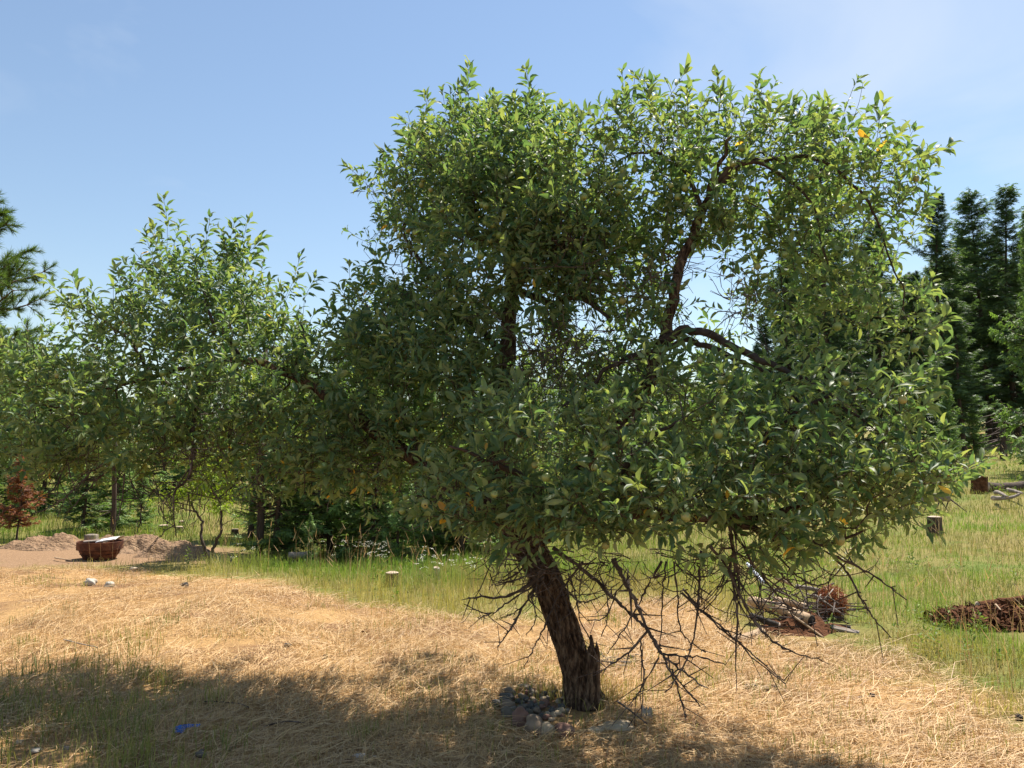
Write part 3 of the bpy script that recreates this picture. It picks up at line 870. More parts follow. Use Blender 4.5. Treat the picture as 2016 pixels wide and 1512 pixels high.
def leaf_template(fold, curl, bend, wid=0.27, seed=0):
    """11-vertex leaf along +X, upper face towards +Z"""
    hw = {0.22: wid * 0.74, 0.50: wid, 0.80: wid * 0.50}
    v = [(0.0, 0.0, 0.0)]
    r_ = np.random.default_rng(seed)
    for t in (0.22, 0.50, 0.80):
        w = hw[t]; z = -curl * t * t + 0.06 * t; yb = bend * t * t
        v.append((t, yb - w, z + fold * w + r_.normal(0, 0.02)))
        v.append((t, yb, z))
        v.append((t, yb + w, z + fold * w + r_.normal(0, 0.02)))
    v.append((1.0 - 0.15 * curl, bend, -curl * 1.1 + 0.03))
    return np.array(v)


LEAF_TRI = [(0, 2, 1), (0, 3, 2)]
for k_ in (1, 4):
    LEAF_TRI += [(k_, k_ + 1, k_ + 4), (k_, k_ + 4, k_ + 3), (k_ + 1, k_ + 2, k_ + 5), (k_ + 1, k_ + 5, k_ + 4)]
LEAF_TRI += [(7, 8, 10), (8, 9, 10)]
LEAF_TRI = np.array(LEAF_TRI)
_a, _b, _c = leaf_template(0, 0, 0)[LEAF_TRI[3]]
if np.cross(_b - _a, _c - _a)[2] < 0: LEAF_TRI = LEAF_TRI[:, ::-1]
# all faces must look up: fix each one
_lt = leaf_template(0, 0, 0)
for q in range(len(LEAF_TRI)):
    a_, b_, c_ = _lt[LEAF_TRI[q]]
    if np.cross(b_ - a_, c_ - a_)[2] < 0: LEAF_TRI[q] = LEAF_TRI[q][::-1]
TEMPL = [leaf_template(0.45, 0.24, 0.05, 0.16, 1), leaf_template(0.65, 0.38, -0.10, 0.172, 2), leaf_template(0.30, 0.12, 0.12, 0.155, 3),
         leaf_template(0.85, 0.28, -0.05, 0.188, 4), leaf_template(0.5, 0.5, 0.08, 0.165, 5), leaf_template(1.1, 0.18, 0.0, 0.19, 6)]


def leaf_frames(ax, nr):
    ax = unit(ax)
    nr = unit(nr - ax * np.sum(nr * ax, 1, keepdims=True))
    return ax, np.cross(nr, ax), nr


def leaves_np(p, ax, nr, L, var, rnd):
    X, Y, Z = leaf_frames(ax, nr)
    T = np.array(TEMPL)[var]
    v = p[:, None] + L[:, None, None] * (T[..., 0:1] * X[:, None] + T[..., 1:2] * Y[:, None] + T[..., 2:3] * Z[:, None])
    tri = (LEAF_TRI[None] + (np.arange(len(p)) * 11)[:, None, None]).reshape(-1, 3)
    return v.reshape(-1, 3), tri, np.repeat(rnd, 11)


def foliage_on(tips, dirs, r_, per=(8, 13), length=(0.12, 0.28), L=(0.07, 0.105), upb=0.55, tipn=3):
    """shoots with alternate leaves -> leaf arrays + shoot edges"""
    n = len(tips)
    lens = r_.uniform(*length, n); K = r_.integers(*per, n)
    ph = r_.uniform(0, 6.28, n); sz = r_.uniform(*L, n)
    dd = dirs.copy(); q = tips.copy(); stepl = (lens / K)[:, None]
    lp, la, ln, ll, e0, e1 = [], [], [], [], [], []

    def frame(d):
        ref = np.where(np.abs(d[:, :1]) < 0.8, np.array([[1.0, 0, 0]]), np.array([[0, 1.0, 0]]))
        a = unit(np.cross(d, ref))
        return a, np.cross(d, a)
    for k in range(int(K.max())):
        on = K > k
        dd = unit(dd + UP * upb * 0.10 + r_.normal(0, 0.05, (n, 3)))
        q2 = np.where(on[:, None], q + dd * stepl, q)
        e0.append(q[on]); e1.append(q2[on]); q = q2
        ph = ph + 2.4
        a, b = frame(dd)
        rad_ = a * np.cos(ph)[:, None] + b * np.sin(ph)[:, None]
        f = (k / K)[:, None]
        ax = unit(rad_ * (1.0 - 0.45 * f) + dd * (0.35 + 0.55 * f) + UP * (-0.42 + 0.45 * f) + r_.normal(0, 0.18, (n, 3)))
        lp.append((q + ax * 0.016)[on]); la.append(ax[on]); ln.append((dd * 0.65 + UP * 0.5 + r_.normal(0, 0.48, (n, 3)))[on])
        g = np.sin(np.pi * np.minimum(1, 0.25 + 0.75 * (1 - f[:, 0])))
        ll.append((sz * (0.75 + 0.5 * g) * r_.uniform(0.75, 1.12, n))[on])
    a, b = frame(dd)
    for k in range(tipn):
        ph = ph + 2.1
        side = a * np.cos(ph)[:, None] + b * np.sin(ph)[:, None]
        lp.append(q.copy()); la.append(dd + side * 0.45); ln.append(UP * 0.3 - side * 0.45 + r_.normal(0, 0.2, (n, 3))); ll.append(sz * r_.uniform(0.5, 0.8, n))
    return [np.concatenate(x) for x in (lp, la, ln, ll, e0, e1)]


# ------------------------------------------------------------------ the apple tree
def px_path(rows, per=8):
    rows = np.array(rows, float)
    pts = P(rows[:, 0], rows[:, 1], rows[:, 2])
    full = catmull(np.concatenate([pts, rows[:, 3:4]], 1), per)
    return full[:, :3], np.maximum(full[:, 3], 0.002)


TRUNK = [(1150, 1392, 5.28, .185), (1143, 1362, 5.29, .145), (1136, 1325, 5.30, .122), (1120, 1265, 5.30, .120), (1098, 1200, 5.30, .117), (1080, 1150, 5.30, .118), (1052, 1095, 5.30, .125), (1020, 1050, 5.30, .13), (1000, 1015, 5.32, .12)]
LIMBS = [
    ('leader', [(1008, 1030, 5.31, .11), (985, 960, 5.4, .095), (985, 860, 5.5, .085), (995, 740, 5.6, .075), (1003, 640, 5.7, .066), (1008, 540, 5.75, .055), (1005, 450, 5.8, .04), (1020, 360, 5.9, .028), (1000, 290, 6.0, .015)]),
    ('right', [(1030, 1060, 5.30, .09), (1110, 980, 5.20, .08), (1190, 880, 5.11, .072), (1258, 785, 5.11, .062), (1298, 700, 5.10, .056), (1312, 650, 5.12, .05), (1326, 580, 5.16, .044), (1350, 500, 5.20, .042), (1380, 420, 5.24, .038), (1400, 370, 5.20, .028), (1415, 320, 5.15, .02), (1440, 270, 5.15, .01)]),
    ('left', [(1010, 1045, 5.3, .09), (930, 985, 5.4, .08), (840, 920, 5.55, .068), (740, 850, 5.75, .058), (650, 785, 5.95, .048), (570, 735, 6.1, .04), (480, 710, 6.2, .033), (390, 720, 6.25, .026), (300, 740, 6.2, .019), (200, 770, 6.1, .012), (110, 800, 6.0, .007)]),
    ('front', [(1040, 1070, 5.27, .075), (1120, 1030, 5.0, .065), (1220, 1010, 4.8, .055), (1330, 1015, 4.6, .044), (1440, 1025, 4.45, .036), (1530, 1010, 4.35, .028), (1630, 970, 4.3, .02), (1730, 930, 4.25, .013), (1830, 915, 4.2, .008)]),
    ('a', [(1306, 672, 5.0, .035), (1350, 650, 4.95, .030), (1410, 666, 4.9, .029), (1455, 690, 4.85, .027), (1500, 712, 4.8, .023), (1548, 728, 4.75, .019), (1615, 770, 4.6, .013), (1700, 820, 4.45, .008)]),
    ('a2', [(1300, 690, 5.0, .025), (1360, 672, 5.0, .021), (1430, 700, 4.95, .020), (1490, 726, 4.9, .017), (1530, 745, 4.85, .013), (1590, 810, 4.7, .007)]),
    ('b', [(1392, 395, 5.16, .026), (1440, 338, 5.20, .022), (1490, 318, 5.25, .02), (1545, 312, 5.22, .018), (1600, 312, 5.20, .015), (1662, 345, 5.15, .012), (1715, 415, 5.10, .009), (1765, 530, 5.05, .006), (1785, 640, 5.02, .004)]),
    ('b2', [(1385, 412, 5.18, .02), (1335, 330, 5.30, .015), (1280, 300, 5.40, .012), (1225, 315, 5.40, .008), (1180, 380, 5.40, .006), (1170, 480, 5.40, .004)]),
    ('b3', [(1402, 365, 5.15, .018), (1450, 322, 5.15, .016), (1520, 335, 5.15, .013), (1590, 390, 5.10, .009), (1620, 480, 5.08, .006), (1640, 580, 5.06, .004)]),
    ('c', [(480, 710, 6.2, .022), (430, 650, 6.25, .017), (405, 590, 6.3, .010), (390, 545, 6.3, .005)]),
    ('c2', [(575, 738, 6.1, .022), (600, 670, 6.15, .012), (596, 630, 6.2, .006)]),
    ('c3', [(390, 720, 6.25, .02), (385, 800, 6.1, .016), (382, 880, 6.0, .012), (375, 945, 5.95, .008)]),
    ('c4', [(300, 740, 6.2, .016), (240, 660, 6.2, .011), (190, 620, 6.15, .007)]),
    ('d', [(840, 920, 5.55, .035), (780, 800, 5.8, .026), (745, 690, 5.95, .018), (725, 600, 6.05, .01)]),
    ('d2', [(998, 705, 5.63, .035), (930, 640, 5.85, .026), (860, 560, 6.05, .018), (800, 470, 6.2, .01)]),
    ('d3', [(1006, 500, 5.78, .028), (940, 420, 6.0, .02), (875, 350, 6.12, .013), (815, 290, 6.2, .007)]),
    ('d4', [(1007, 565, 5.74, .032), (1080, 598, 5.5, .026), (1150, 592, 5.35, .02), (1205, 630, 5.25, .012)]),
    ('d5', [(1005, 455, 5.8, .02), (1080, 370, 5.7, .014), (1125, 300, 5.65, .008)]),
    ('e', [(1085, 1048, 5.1, .042), (1060, 985, 4.8, .034), (1020, 935, 4.5, .024), (950, 905, 4.35, .014), (890, 880, 4.3, .007)]),
    ('e2', [(1215, 1010, 4.8, .032), (1230, 940, 4.5, .026), (1262, 880, 4.35, .018), (1335, 830, 4.3, .010)]),
    ('e3', [(1440, 1025, 4.45, .026), (1480, 920, 4.45, .022), (1540, 835, 4.5, .016), (1620, 785, 4.45, .011), (1710, 765, 4.4, .006)]),
    ('e4', [(1440, 1028, 4.45, .026), (1490, 1048, 4.3, .021), (1560, 1062, 4.2, .016), (1630, 1072, 4.15, .011), (1710, 1045, 4.1, .006)]),
    ('f', [(1300, 690, 5.0, .022), (1240, 705, 5.05, .018), (1180, 745, 5.05, .014), (1110, 800, 5.0, .009)]),
]
# cx, cy, depth, rx, ry, rdepth, density
BLOBS = [
    (360, 745, 6.2, 260, 130, .75, 1.0), (150, 815, 6.0, 140, 105, .6, 1.0), (60, 800, 5.9, 80, 80, .5, 0.8), (500, 700, 6.2, 125, 100, .7, 1.0), (390, 625, 6.3, 140, 80, .5, 0.9), (270, 650, 6.2, 120, 70, .5, 0.8),
    (610, 850, 5.9, 160, 100, .65, 1.0), (300, 875, 6.0, 230, 70, .6, 0.95), (470, 915, 5.9, 170, 55, .5, 0.75),
    (940, 310, 6.15, 165, 105, .7, 1.2), (860, 390, 6.2, 120, 130, .6, 1.0), (800, 500, 6.25, 85, 110, .45, 0.6), (950, 440, 6.0, 120, 100, .45, 0.8), (755, 645, 6.0, 92, 90, .55, 1.0), (790, 760, 5.85, 150, 110, .65, 1.0),
    (830, 880, 5.65, 190, 100, .6, 1.0), (700, 930, 5.6, 130, 60, .5, 0.8), (1045, 305, 5.85, 80, 90, .5, 1.0), (1060, 420, 5.8, 90, 120, .45, 0.9), (900, 640, 5.9, 130, 90, .4, 0.7),
    (1305, 280, 5.0, 118, 92, .55, 1.1), (1440, 270, 4.9, 160, 75, .5, 0.85), (1640, 295, 4.8, 140, 80, .5, 0.85), (1730, 430, 4.7, 100, 150, .45, 0.85), (1720, 590, 4.6, 110, 95, .4, 0.85), (1490, 400, 4.9, 170, 95, .5, 0.68), (1195, 450, 5.0, 105, 115, .5, 1.0),
    (1185, 580, 5.0, 105, 90, .45, 0.8), (1580, 510, 4.8, 120, 95, .4, 0.5), (1500, 590, 4.75, 55, 70, .3, 0.35), (1280, 460, 4.95, 60, 100, .35, 0.6),
    (1690, 830, 4.4, 150, 90, .45, 1.0), (1790, 930, 4.2, 110, 60, .35, 0.9), (1540, 860, 4.5, 150, 110, .5, 1.0), (1360, 830, 4.65, 170, 95, .5, 0.95), (1150, 890, 4.3, 200, 105, .45, 1.1), (1000, 860, 4.45, 90, 60, .35, 0.8),
    (1260, 995, 4.2, 200, 75, .4, 1.1), (1480, 980, 4.2, 200, 95, .4, 1.0), (1680, 990, 4.1, 110, 75, .35, 1.0), (1590, 1060, 4.1, 110, 45, .3, 0.9), (960, 990, 4.4, 100, 55, .35, 1.0), (1090, 1030, 4.3, 110, 45, .3, 1.0), (1480, 1110, 4.15, 60, 35, .2, 0.4),
    (1180, 740, 5.2, 90, 60, .4, 0.5), (1300, 740, 5.15, 110, 60, .4, 0.6), (1480, 750, 4.75, 80, 50, .4, 0.6),
    (1240, 835, 6.0, 120, 85, .45, 0.8), (1060, 835, 5.0, 110, 60, .3, 0.7), (960, 470, 5.45, 110, 110, .3, 0.9), (1080, 500, 5.35, 80, 110, .3, 0.8), (1010, 350, 5.6, 120, 90, .35, 0.8), (880, 700, 5.45, 120, 90, .35, 0.9), (720, 720, 5.8, 110, 90, .4, 0.8), (930, 800, 5.3, 110, 70, .3, 0.8), (640, 800, 6.3, 120, 80, .5, 0.8), (860, 590, 5.9, 90, 60, .35, 0.6),
    (1130, 680, 5.6, 130, 80, .4, 0.6), (1400, 640, 5.7, 90, 60, .3, 0.3), (1620, 700, 4.9, 100, 60, .3, 0.3), (40, 900, 5.8, 90, 50, .4, 0.7), (1000, 1010, 4.6, 110, 55, .3, 1.3), (1100, 1025, 4.4, 130, 45, .3, 1.3), (905, 965, 4.7, 85, 60, .3, 1.1), (1715, 990, 4.1, 70, 50, .3, 0.8), (1850, 950, 4.1, 60, 40, .25, 0.8), (60, 720, 6.0, 70, 60, .4, 0.8), (1480, 330, 5.7, 150, 85, .35, .45), (1600, 420, 5.8, 110, 90, .35, .45), (1300, 400, 5.7, 120, 100, .35, .45), (1330, 770, 5.75, 120, 75, .35, .6), (1450, 860, 5.5, 120, 80, .3, .5), (1240, 900, 5.6, 110, 60, .3, 0.6), (400, 560, 6.3, 90, 60, .35, 0.7), (320, 560, 6.3, 60, 60, .3, 0.5), (490, 590, 6.3, 60, 50, .3, 0.6), (1135, 400, 5.2, 85, 115, .4, 1.2), (1185, 530, 5.2, 110, 100, .4, 1.2), (1090, 570, 5.4, 85, 80, .35, 1.1), (1280, 540, 5.0, 50, 85, .3, 0.9), (1470, 440, 5.0, 150, 85, .4, 0.8), (1620, 560, 5.0, 110, 85, .35, 0.8), (1000, 560, 5.35, 90, 80, .3, 0.8), (1270, 640, 5.2, 70, 50, .3, 0.7), (1030, 660, 5.3, 80, 50, .3, 0.5), (1140, 760, 6.2, 110, 80, .4, 0.6), (1010, 870, 6.3, 120, 90, .5, 0.7), (1130, 940, 5.9, 120, 60, .4, 0.6),
]
# single long shoots that break the outline: tip px, py, depth, lean px
SHOOTS = [(930, 138, 6.1, 12, .42), (1046, 135, 5.8, 4, .36), (1012, 185, 5.8, -6, .25), (1292, 148, 5.0, 6, .33), (1425, 185, 4.9, 10, .22), (1520, 200, 4.85, 8, .24), (1636, 212, 4.8, 4, .22), (1735, 212, 4.75, 10, .28), (1865, 292, 4.75, 70, .3), (1790, 262, 4.75, 50, .22), (306, 392, 6.3, -8, .48), (350, 440, 6.3, 4, .3), (415, 432, 6.3, 6, .34), (455, 440, 6.3, 12, .34), (512, 440, 6.3, 40, .42), (525, 490, 6.3, 60, .35), (608, 515, 6.2, 30, .34), (84, 566, 6.1, -50, .42), (222, 540, 6.2, -40, .36), (682, 338, 6.2, -50, .2), (686, 522, 6.1, -10, .22), (1862, 570, 4.6, 70, .26), (1855, 640, 4.6, 50, .22), (1860, 715, 4.4, 80, .3), (1840, 780, 4.35, 60, .26), (1900, 935, 4.2, 90, .36), (1150, 225, 5.0, -45, .25), (830, 195, 6.2, -6, .26), (1115, 215, 5.7, 20, .22), (1210, 205, 5.0, -8, .24), (1360, 185, 4.95, 8, .22), (640, 640, 6.1, 12, .22), (15, 690, 5.9, -40, .3), (30, 880, 5.8, -50, .3), (180, 575, 6.2, -20, .26)]


def grow_tree(limb_nodes, limb_paths, tips, r_, wander=0.10):
    pos = [p for p in limb_nodes]; par = list(limb_paths); plen = [0.0] * len(pos)
    for i in range(len(pos)):
        if par[i] >= 0: plen[i] = plen[par[i]] + np.linalg.norm(pos[i] - pos[par[i]])
    n0 = len(pos)
    cap = n0 + len(tips) * 14
    A = np.zeros((cap, 3)); A[:n0] = pos; PL = np.zeros(cap); PL[:n0] = plen; PR = np.full(cap, -1); PR[:n0] = par
    order = np.argsort([np.min(np.sum((A[:n0] - t) ** 2, 1)) for t in tips])
    n = n0; tipnode = np.zeros(len(tips), int)
    for ti in order:
        t = tips[ti]
        dist = np.sqrt(np.sum((A[:n] - t) ** 2, 1))
        j = int(np.argmin(dist + 0.12 * PL[:n]))
        a = A[j]; Ld = dist[j]
        k = max(1, min(12, int(Ld / 0.09)))
        off = r_.normal(0, wander, 3) * Ld; off[2] += 0.12 * Ld
        pv = j
        for q in range(1, k + 1):
            s = q / k
            p = a + (t - a) * s + off * math.sin(math.pi * s) + (r_.normal(0, 0.012, 3) if q < k else 0)
            A[n] = p; PR[n] = pv; PL[n] = PL[pv] + np.linalg.norm(p - A[pv]); pv = n; n += 1
        tipnode[ti] = pv
    return A[:n], PR[:n], n0, tipnode


def pipe_radii(PR, n, tip=0.0016, expo=2.25):
    s = np.zeros(n); child = np.zeros(n, bool)
    for i in range(n - 1, -1, -1):
        if s[i] == 0: s[i] = tip ** expo
        if PR[i] >= 0: s[PR[i]] += s[i]
    return s ** (1 / expo)


APPLES = [(778, 453), (786, 465), (803, 453), (818, 458), (769, 486), (804, 484), (833, 355), (830, 364), (950, 403), (957, 406), (1019, 438), (1012, 444), (982, 463), (965, 474), (919, 443), (929, 480), (924, 498), (946, 504), (1011, 519), (893, 413), (866, 444), (969, 444), (786, 373), (788, 304), (869, 411), (848, 374), (1157, 339), (1226, 336), (1220, 366), (1217, 378), (1149, 388), (1216, 513),
          (1249, 334), (1334, 388), (1348, 370), (1341, 456), (1460, 292), (1443, 322), (1442, 433), (1478, 443), (1583, 406), (1597, 347), (1469, 389), (1270, 503), (1491, 525), (1225, 592), (1545, 501), (1803, 352), (1648, 643), (1708, 603), (1800, 686), (1777, 562), (1240, 665), (1321, 366), (1285, 350),
          (1133, 579), (790, 894), (844, 903), (1053, 916), (1075, 940), (1192, 879), (714, 935), (1269, 832), (1170, 921), (1249, 923), (1198, 946), (1410, 953), (1301, 961), (1436, 739), (1420, 749), (1378, 709), (1414, 854), (1287, 1013), (1350, 1018), (1654, 1064), (1573, 1076), (1192, 1074), (1777, 787), (1664, 752), (1771, 931), (1743, 919),
          (321, 735), (295, 734), (465, 676), (514, 711), (343, 784), (336, 791), (113, 739), (274, 678), (474, 657), (637, 918), (715, 950), (799, 978), (792, 1006), (838, 992), (973, 973)]


def build_apple_tree():
    r_ = np.random.default_rng(99)
    root = empty('apple_tree', tuple(_tb))
    inv = np.array(_tb)
    # trunk
    p, rad_ = px_path(TRUNK, 14)
    rad_ = rad_ * 0.80
    v, t = limb_np(p, rad_, 56, 0.20, 5, freq=11)
    mobj('trunk', mesh_np('apple_trunk', v - inv, t, M['bark']), root)
    # loose bark flakes standing off the trunk
    nf = 620
    fi = r_.integers(4, len(p) - 3, nf); fa = r_.uniform(0, 6.28, nf)
    out = np.stack([np.cos(fa), np.sin(fa), 0 * fa], 1)
    ax = unit(p[np.minimum(fi + 2, len(p) - 1)] - p[fi - 2])
    out = unit(out - ax * np.sum(out * ax, 1, keepdims=True))
    f0 = p[fi] + out * (rad_[fi] * r_.uniform(0.95, 1.03, nf))[:, None]
    fl = r_.uniform(0.03, 0.10, nf)[:, None]
    f1 = f0 - ax * fl + out * r_.uniform(0.004, 0.022, (nf, 1))
    fs = np.cross(ax, out)
    fc = np.zeros((nf, 3))
    v, t, _ = strips(f0, (f0 + f1) / 2, f1, fs, r_.uniform(0.012, 0.042, nf), fc)
    tag(mobj('bark_flakes', mesh_np('bark_flakes', v - inv, t, M['bark'], False), root), kind='stuff')
    # broken stub at the right of the base
    stub = np.array([(1163, 1390, 5.22), (1165, 1340, 5.22), (1167, 1300, 5.22), (1168, 1278, 5.22)], float)
    sp = catmull(P(stub[:, 0], stub[:, 1], stub[:, 2]), 6)
    v, t = limb_np(sp, np.interp(np.arange(len(sp)), [0, len(sp) - 1], [0.062, 0.040]), 22, 0.16, 8, cap=True)
    ns_ = len(sp) * 22
    ringi = np.arange(ns_ - 22, ns_)
    v[ringi, 2] += 0.07 * vnoise(np.arange(22) * 0.37, np.zeros(22), 4) + 0.02 * vnoise(np.arange(22) * 1.1, np.ones(22), 5)
    v[-1, 2] -= 0.03
    st = mobj('broken_stub', mesh_np('broken_stub', v - inv, t, M['bark'], False), root)
    spike = catmull(P(np.array([1166, 1165, 1163]), np.array([1285, 1265, 1250]), 5.2), 4)
    v, t = limb_np(spike, np.interp(np.arange(len(spike)), [0, len(spike) - 1], [0.022, 0.008]), 8, 0.2, 3)
    mobj('splinter', mesh_np('splinter', v - inv, t, M['bark'], False), st)
    # limbs
    nodes, parents, lrad = [], [], []
    tp = p
    for nm, rows in LIMBS:
        q, qr = px_path(rows, 7)
        wob = np.stack([fbm(np.arange(len(q)) * 0.33, np.full(len(q), k * 3.3), 201 + k) for k in range(3)], 1) * (0.035 if nm != 'leader' else 0.02)
        wob *= np.minimum(1, np.arange(len(q)) / 5)[:, None]
        q = q + wob
        big = qr[0] > 0.06
        qr = qr * (0.82 if big else 0.9)
        v, t = limb_np(q, qr, 18 if big else 9, 0.13 if big else 0.10, len(nodes), freq=6)
        mobj('limb', mesh_np('limb', v - inv, t, M['bark'] if big else M['limb']), root)
        if nodes:
            A = np.array(nodes); j = int(np.argmin(np.sum((A - q[0]) ** 2, 1)))
        else: j = -1
        for k in range(len(q)):
            nodes.append(q[k]); parents.append(j); lrad.append(qr[k]); j = len(nodes) - 1
    # tips of the crown
    tips, dirs, special = [], [], []
    for cx, cy, d, rx, ry, rd, den in BLOBS:
        area = rx * ry * d * d / F / F
        if d > 5.5 and cx < 1150: d += 0.22; rd *= 1.45
        if cx > 1150 and cy < 640 and d < 5.3: d += 0.45
        if cx > 1150 and cy > 780 and d < 4.8: d -= 0.12
        if 640 < cx < 960 and 540 < cy < 960: den *= 1.4
        if 640 < cx < 1150 and cy < 540: den *= 1.45
        if cx < 640: den *= 1.15
        n = int(den * area * 620 + 4)
        u = unit(r_.normal(0, 1, (n, 3))) * (r_.uniform(0, 1, (n, 1)) ** 0.40)
        px = cx + rx * u[:, 0]; py = cy + ry * u[:, 1]; dd = d + rd * u[:, 2]
        pp = P(px, py, dd)
        keep = np.array([noise.noise(Vector(x) * 2.6) for x in pp]) > -0.30
        c0 = P(cx, cy + 0.35 * ry, d)
        for k in np.nonzero(keep)[0]:
            tips.append(pp[k]); dirs.append(unit(unit(pp[k] - c0) * 0.8 + UP * 0.25 + r_.normal(0, 0.35, 3))); special.append(0)
    for sx, sy, d, lx, ln_ in SHOOTS:
        tip = P(sx, sy, d)
        dv = unit(np.array([lx / 60.0, r_.normal(0, 0.15), 0.9 if abs(lx) < 45 else 0.35]))
        tips.append(tip - dv * ln_); dirs.append(dv); special.append(ln_)
        for q in range(2):
            l2 = ln_ * r_.uniform(0.45, 0.8); dv2 = unit(dv + r_.normal(0, 0.28, 3))
            tips.append(tip - dv * ln_ + np.array([r_.normal(0, 0.09), r_.normal(0, 0.09), r_.uniform(-0.12, 0.02)])); dirs.append(dv2); special.append(l2)
    tips = np.array(tips); dirs = np.array(dirs); special = np.array(special)
    A, PR, n0, tn = grow_tree(nodes, parents, tips, r_)
    nA = len(A)
    rad = pipe_radii(PR, nA)
    e = np.arange(n0, nA)
    par = PR[e]
    r1 = rad[e]; r0 = np.where(par < n0, np.minimum(rad[e] * 1.15, 0.02), rad[par])
    r0 = np.minimum(r0, r1 * 1.6); r1 = np.minimum(r1, 0.018); r0 = np.minimum(r0, 0.02)
    tw = tubes_np(A[par], A[e], r0, r1, 5)
    # leaves: shoots at the tips, spurs along thin twigs
    m0 = special == 0
    L1 = foliage_on(tips[m0], dirs[m0], r_, (7, 12), (0.10, 0.24), (0.050, 0.094), 0.25)
    outs = [L1]
    for k in np.nonzero(~m0)[0]:
        K = int(special[k] / 0.0155)
        outs.append(foliage_on(tips[k:k + 1], dirs[k:k + 1], r_, (K, K + 2), (special[k], special[k] + 0.01), (0.068, 0.09), 0.25))
    thin = e[(rad[e] < 0.0055)]
    sel = thin[r_.uniform(0, 1, len(thin)) < 0.27]
    sp_d = unit(r_.normal(0, 0.7, (len(sel), 3)) + UP * 0.45)
    outs.append(foliage_on(A[sel], sp_d, r_, (3, 6), (0.015, 0.04), (0.05, 0.082)))
    lp, la, ln, ll, s0, s1 = [np.concatenate([o_[k] for o_ in outs]) for k in range(6)]
    sv = tubes_np(s0, s1, np.full(len(s0), 0.0019), np.full(len(s0), 0.0015), 3)
    v, t = merge([tw, sv])
    tag(mobj('twigs', mesh_np('twigs', v - inv, t, M['twig']), root), kind='stuff')
    n = len(lp)
    print('apple tips', len(tips), 'leaves', n, 'nodes', nA)
    var = r_.integers(0, len(TEMPL), n)
    # slow colour drift over the crown plus leaf-to-leaf difference; a few yellowed leaves low down
    rnd = np.clip(r_.beta(2.2, 2.6, n) * 0.9 + 0.06 * np.array([noise.noise(Vector(x) * 1.4) for x in lp]), 0, 0.95)
    low = sstep(2.0, 1.3, lp[:, 2])
    yel = r_.uniform(0, 1, n) < 0.0012 + 0.005 * low
    rnd[yel] = r_.uniform(0.984, 1.0, yel.sum())
    # pick the leaves that show largest: front-most in a coarse depth buffer
    sx, sy, sd_ = proj(lp)
    X, Y, Z = leaf_frames(la, ln)
    view = unit(lp - np.array([0, 0, CAMZ]))
    score = np.abs(np.sum(Z * view, 1)) * (ll / sd_) ** 2
    cell = np.floor(sx / 16).astype(int) * 1000 + np.floor(sy / 16).astype(int)
    order = np.argsort(sd_)
    _, first = np.unique(cell[order], return_index=True)
    front = order[first]
    front = front[(sx[front] > 5) & (sx[front] < 2010) & (sy[front] > 5)]
    best = front[np.argsort(-score[front])[:300]]
    single = np.zeros(n, bool); single[best] = True
    k = ~single
    v, t, rr = leaves_np(lp[k], la[k], ln[k], ll[k], var[k], rnd[k])
    fol = mobj('foliage', mesh_np('foliage', v - inv, t, M['leaf'], True, {'rnd': rr}), root)
    tag(fol, kind='stuff')
    lm = {}
    for i in best:
        key = (int(var[i]), int(rnd[i] * 12))
        if key not in lm:
            lm[key] = mesh_np('leaf', TEMPL[key[0]], LEAF_TRI, M['leaf'], True, {'rnd': np.full(11, float(rnd[i]))})
        o = mobj('leaf', lm[key], root)
        mt = Matrix.Identity(4)
        for c_, ax_ in enumerate((X[i], Y[i], Z[i])):
            for q in range(3): mt[q][c_] = ax_[q] * ll[i]
        for q in range(3): mt[q][3] = lp[i][q] - inv[q]
        o.matrix_local = mt
    # apples
    prof = [(0.0, 0.80), (0.18, 0.93), (0.45, 1.0), (0.78, 0.82), (0.97, 0.35), (1.0, 0.0), (0.93, -0.40), (0.72, -0.76), (0.45, -0.95), (0.2, -0.97), (0.10, -0.88), (0.0, -0.86)]
    S = 14
    av = []
    for r0_, z0_ in prof:
        for q in range(S):
            a = q * 2 * np.pi / S; av.append((r0_ * math.cos(a) * (1 + 0.03 * math.cos(5 * a) * (z0_ < -0.3)), r0_ * math.sin(a), z0_))
    av = np.array(av); at_ = []
    for k_ in range(len(prof) - 1):
        for q in range(S):
            a, b = k_ * S + q, k_ * S + (q + 1) % S
            at_ += [(a, a + S, b), (b, a + S, b + S)]
    mid = np.array([0 if i_ // (2 * S) < len(prof) - 3 else 1 for i_ in range(len(at_))])
    am = bpy.data.materials.new('apple_skin'); am.use_nodes = True
    nn, l2 = am.node_tree.nodes, am.node_tree.links; bb = nn['Principled BSDF']
    oi = nn.new('ShaderNodeObjectInfo'); cr = nn.new('ShaderNodeValToRGB')
    cr.color_ramp.elements[0].color = (0.16, 0.24, 0.055, 1); cr.color_ramp.elements[1].color = (0.40, 0.27, 0.11, 1)
    xx = cr.color_ramp.elements.new(0.6); xx.color = (0.24, 0.28, 0.08, 1)
    tcn = nn.new('ShaderNodeTexCoord'); tn_ = nn.new('ShaderNodeTexNoise'); tn_.inputs['Scale'].default_value = 2.0; tn_.inputs['Detail'].default_value = 5
    ad = nn.new('ShaderNodeMath'); ad.operation = 'MULTIPLY_ADD'; ad.inputs[1].default_value = 0.6
    sb = nn.new('ShaderNodeMath'); sb.operation = 'MULTIPLY_ADD'; sb.inputs[1].default_value = 0.8; sb.inputs[2].default_value = -0.25
    l2.new(tcn.outputs['Object'], tn_.inputs['Vector']); l2.new(tn_.outputs['Fac'], sb.inputs[0]); l2.new(sb.outputs['Value'], ad.inputs[2]); l2.new(oi.outputs['Random'], ad.inputs[0])
    l2.new(ad.outputs['Value'], cr.inputs['Fac']); l2.new(cr.outputs['Color'], bb.inputs['Base Color']); bb.inputs['Roughness'].default_value = 0.35
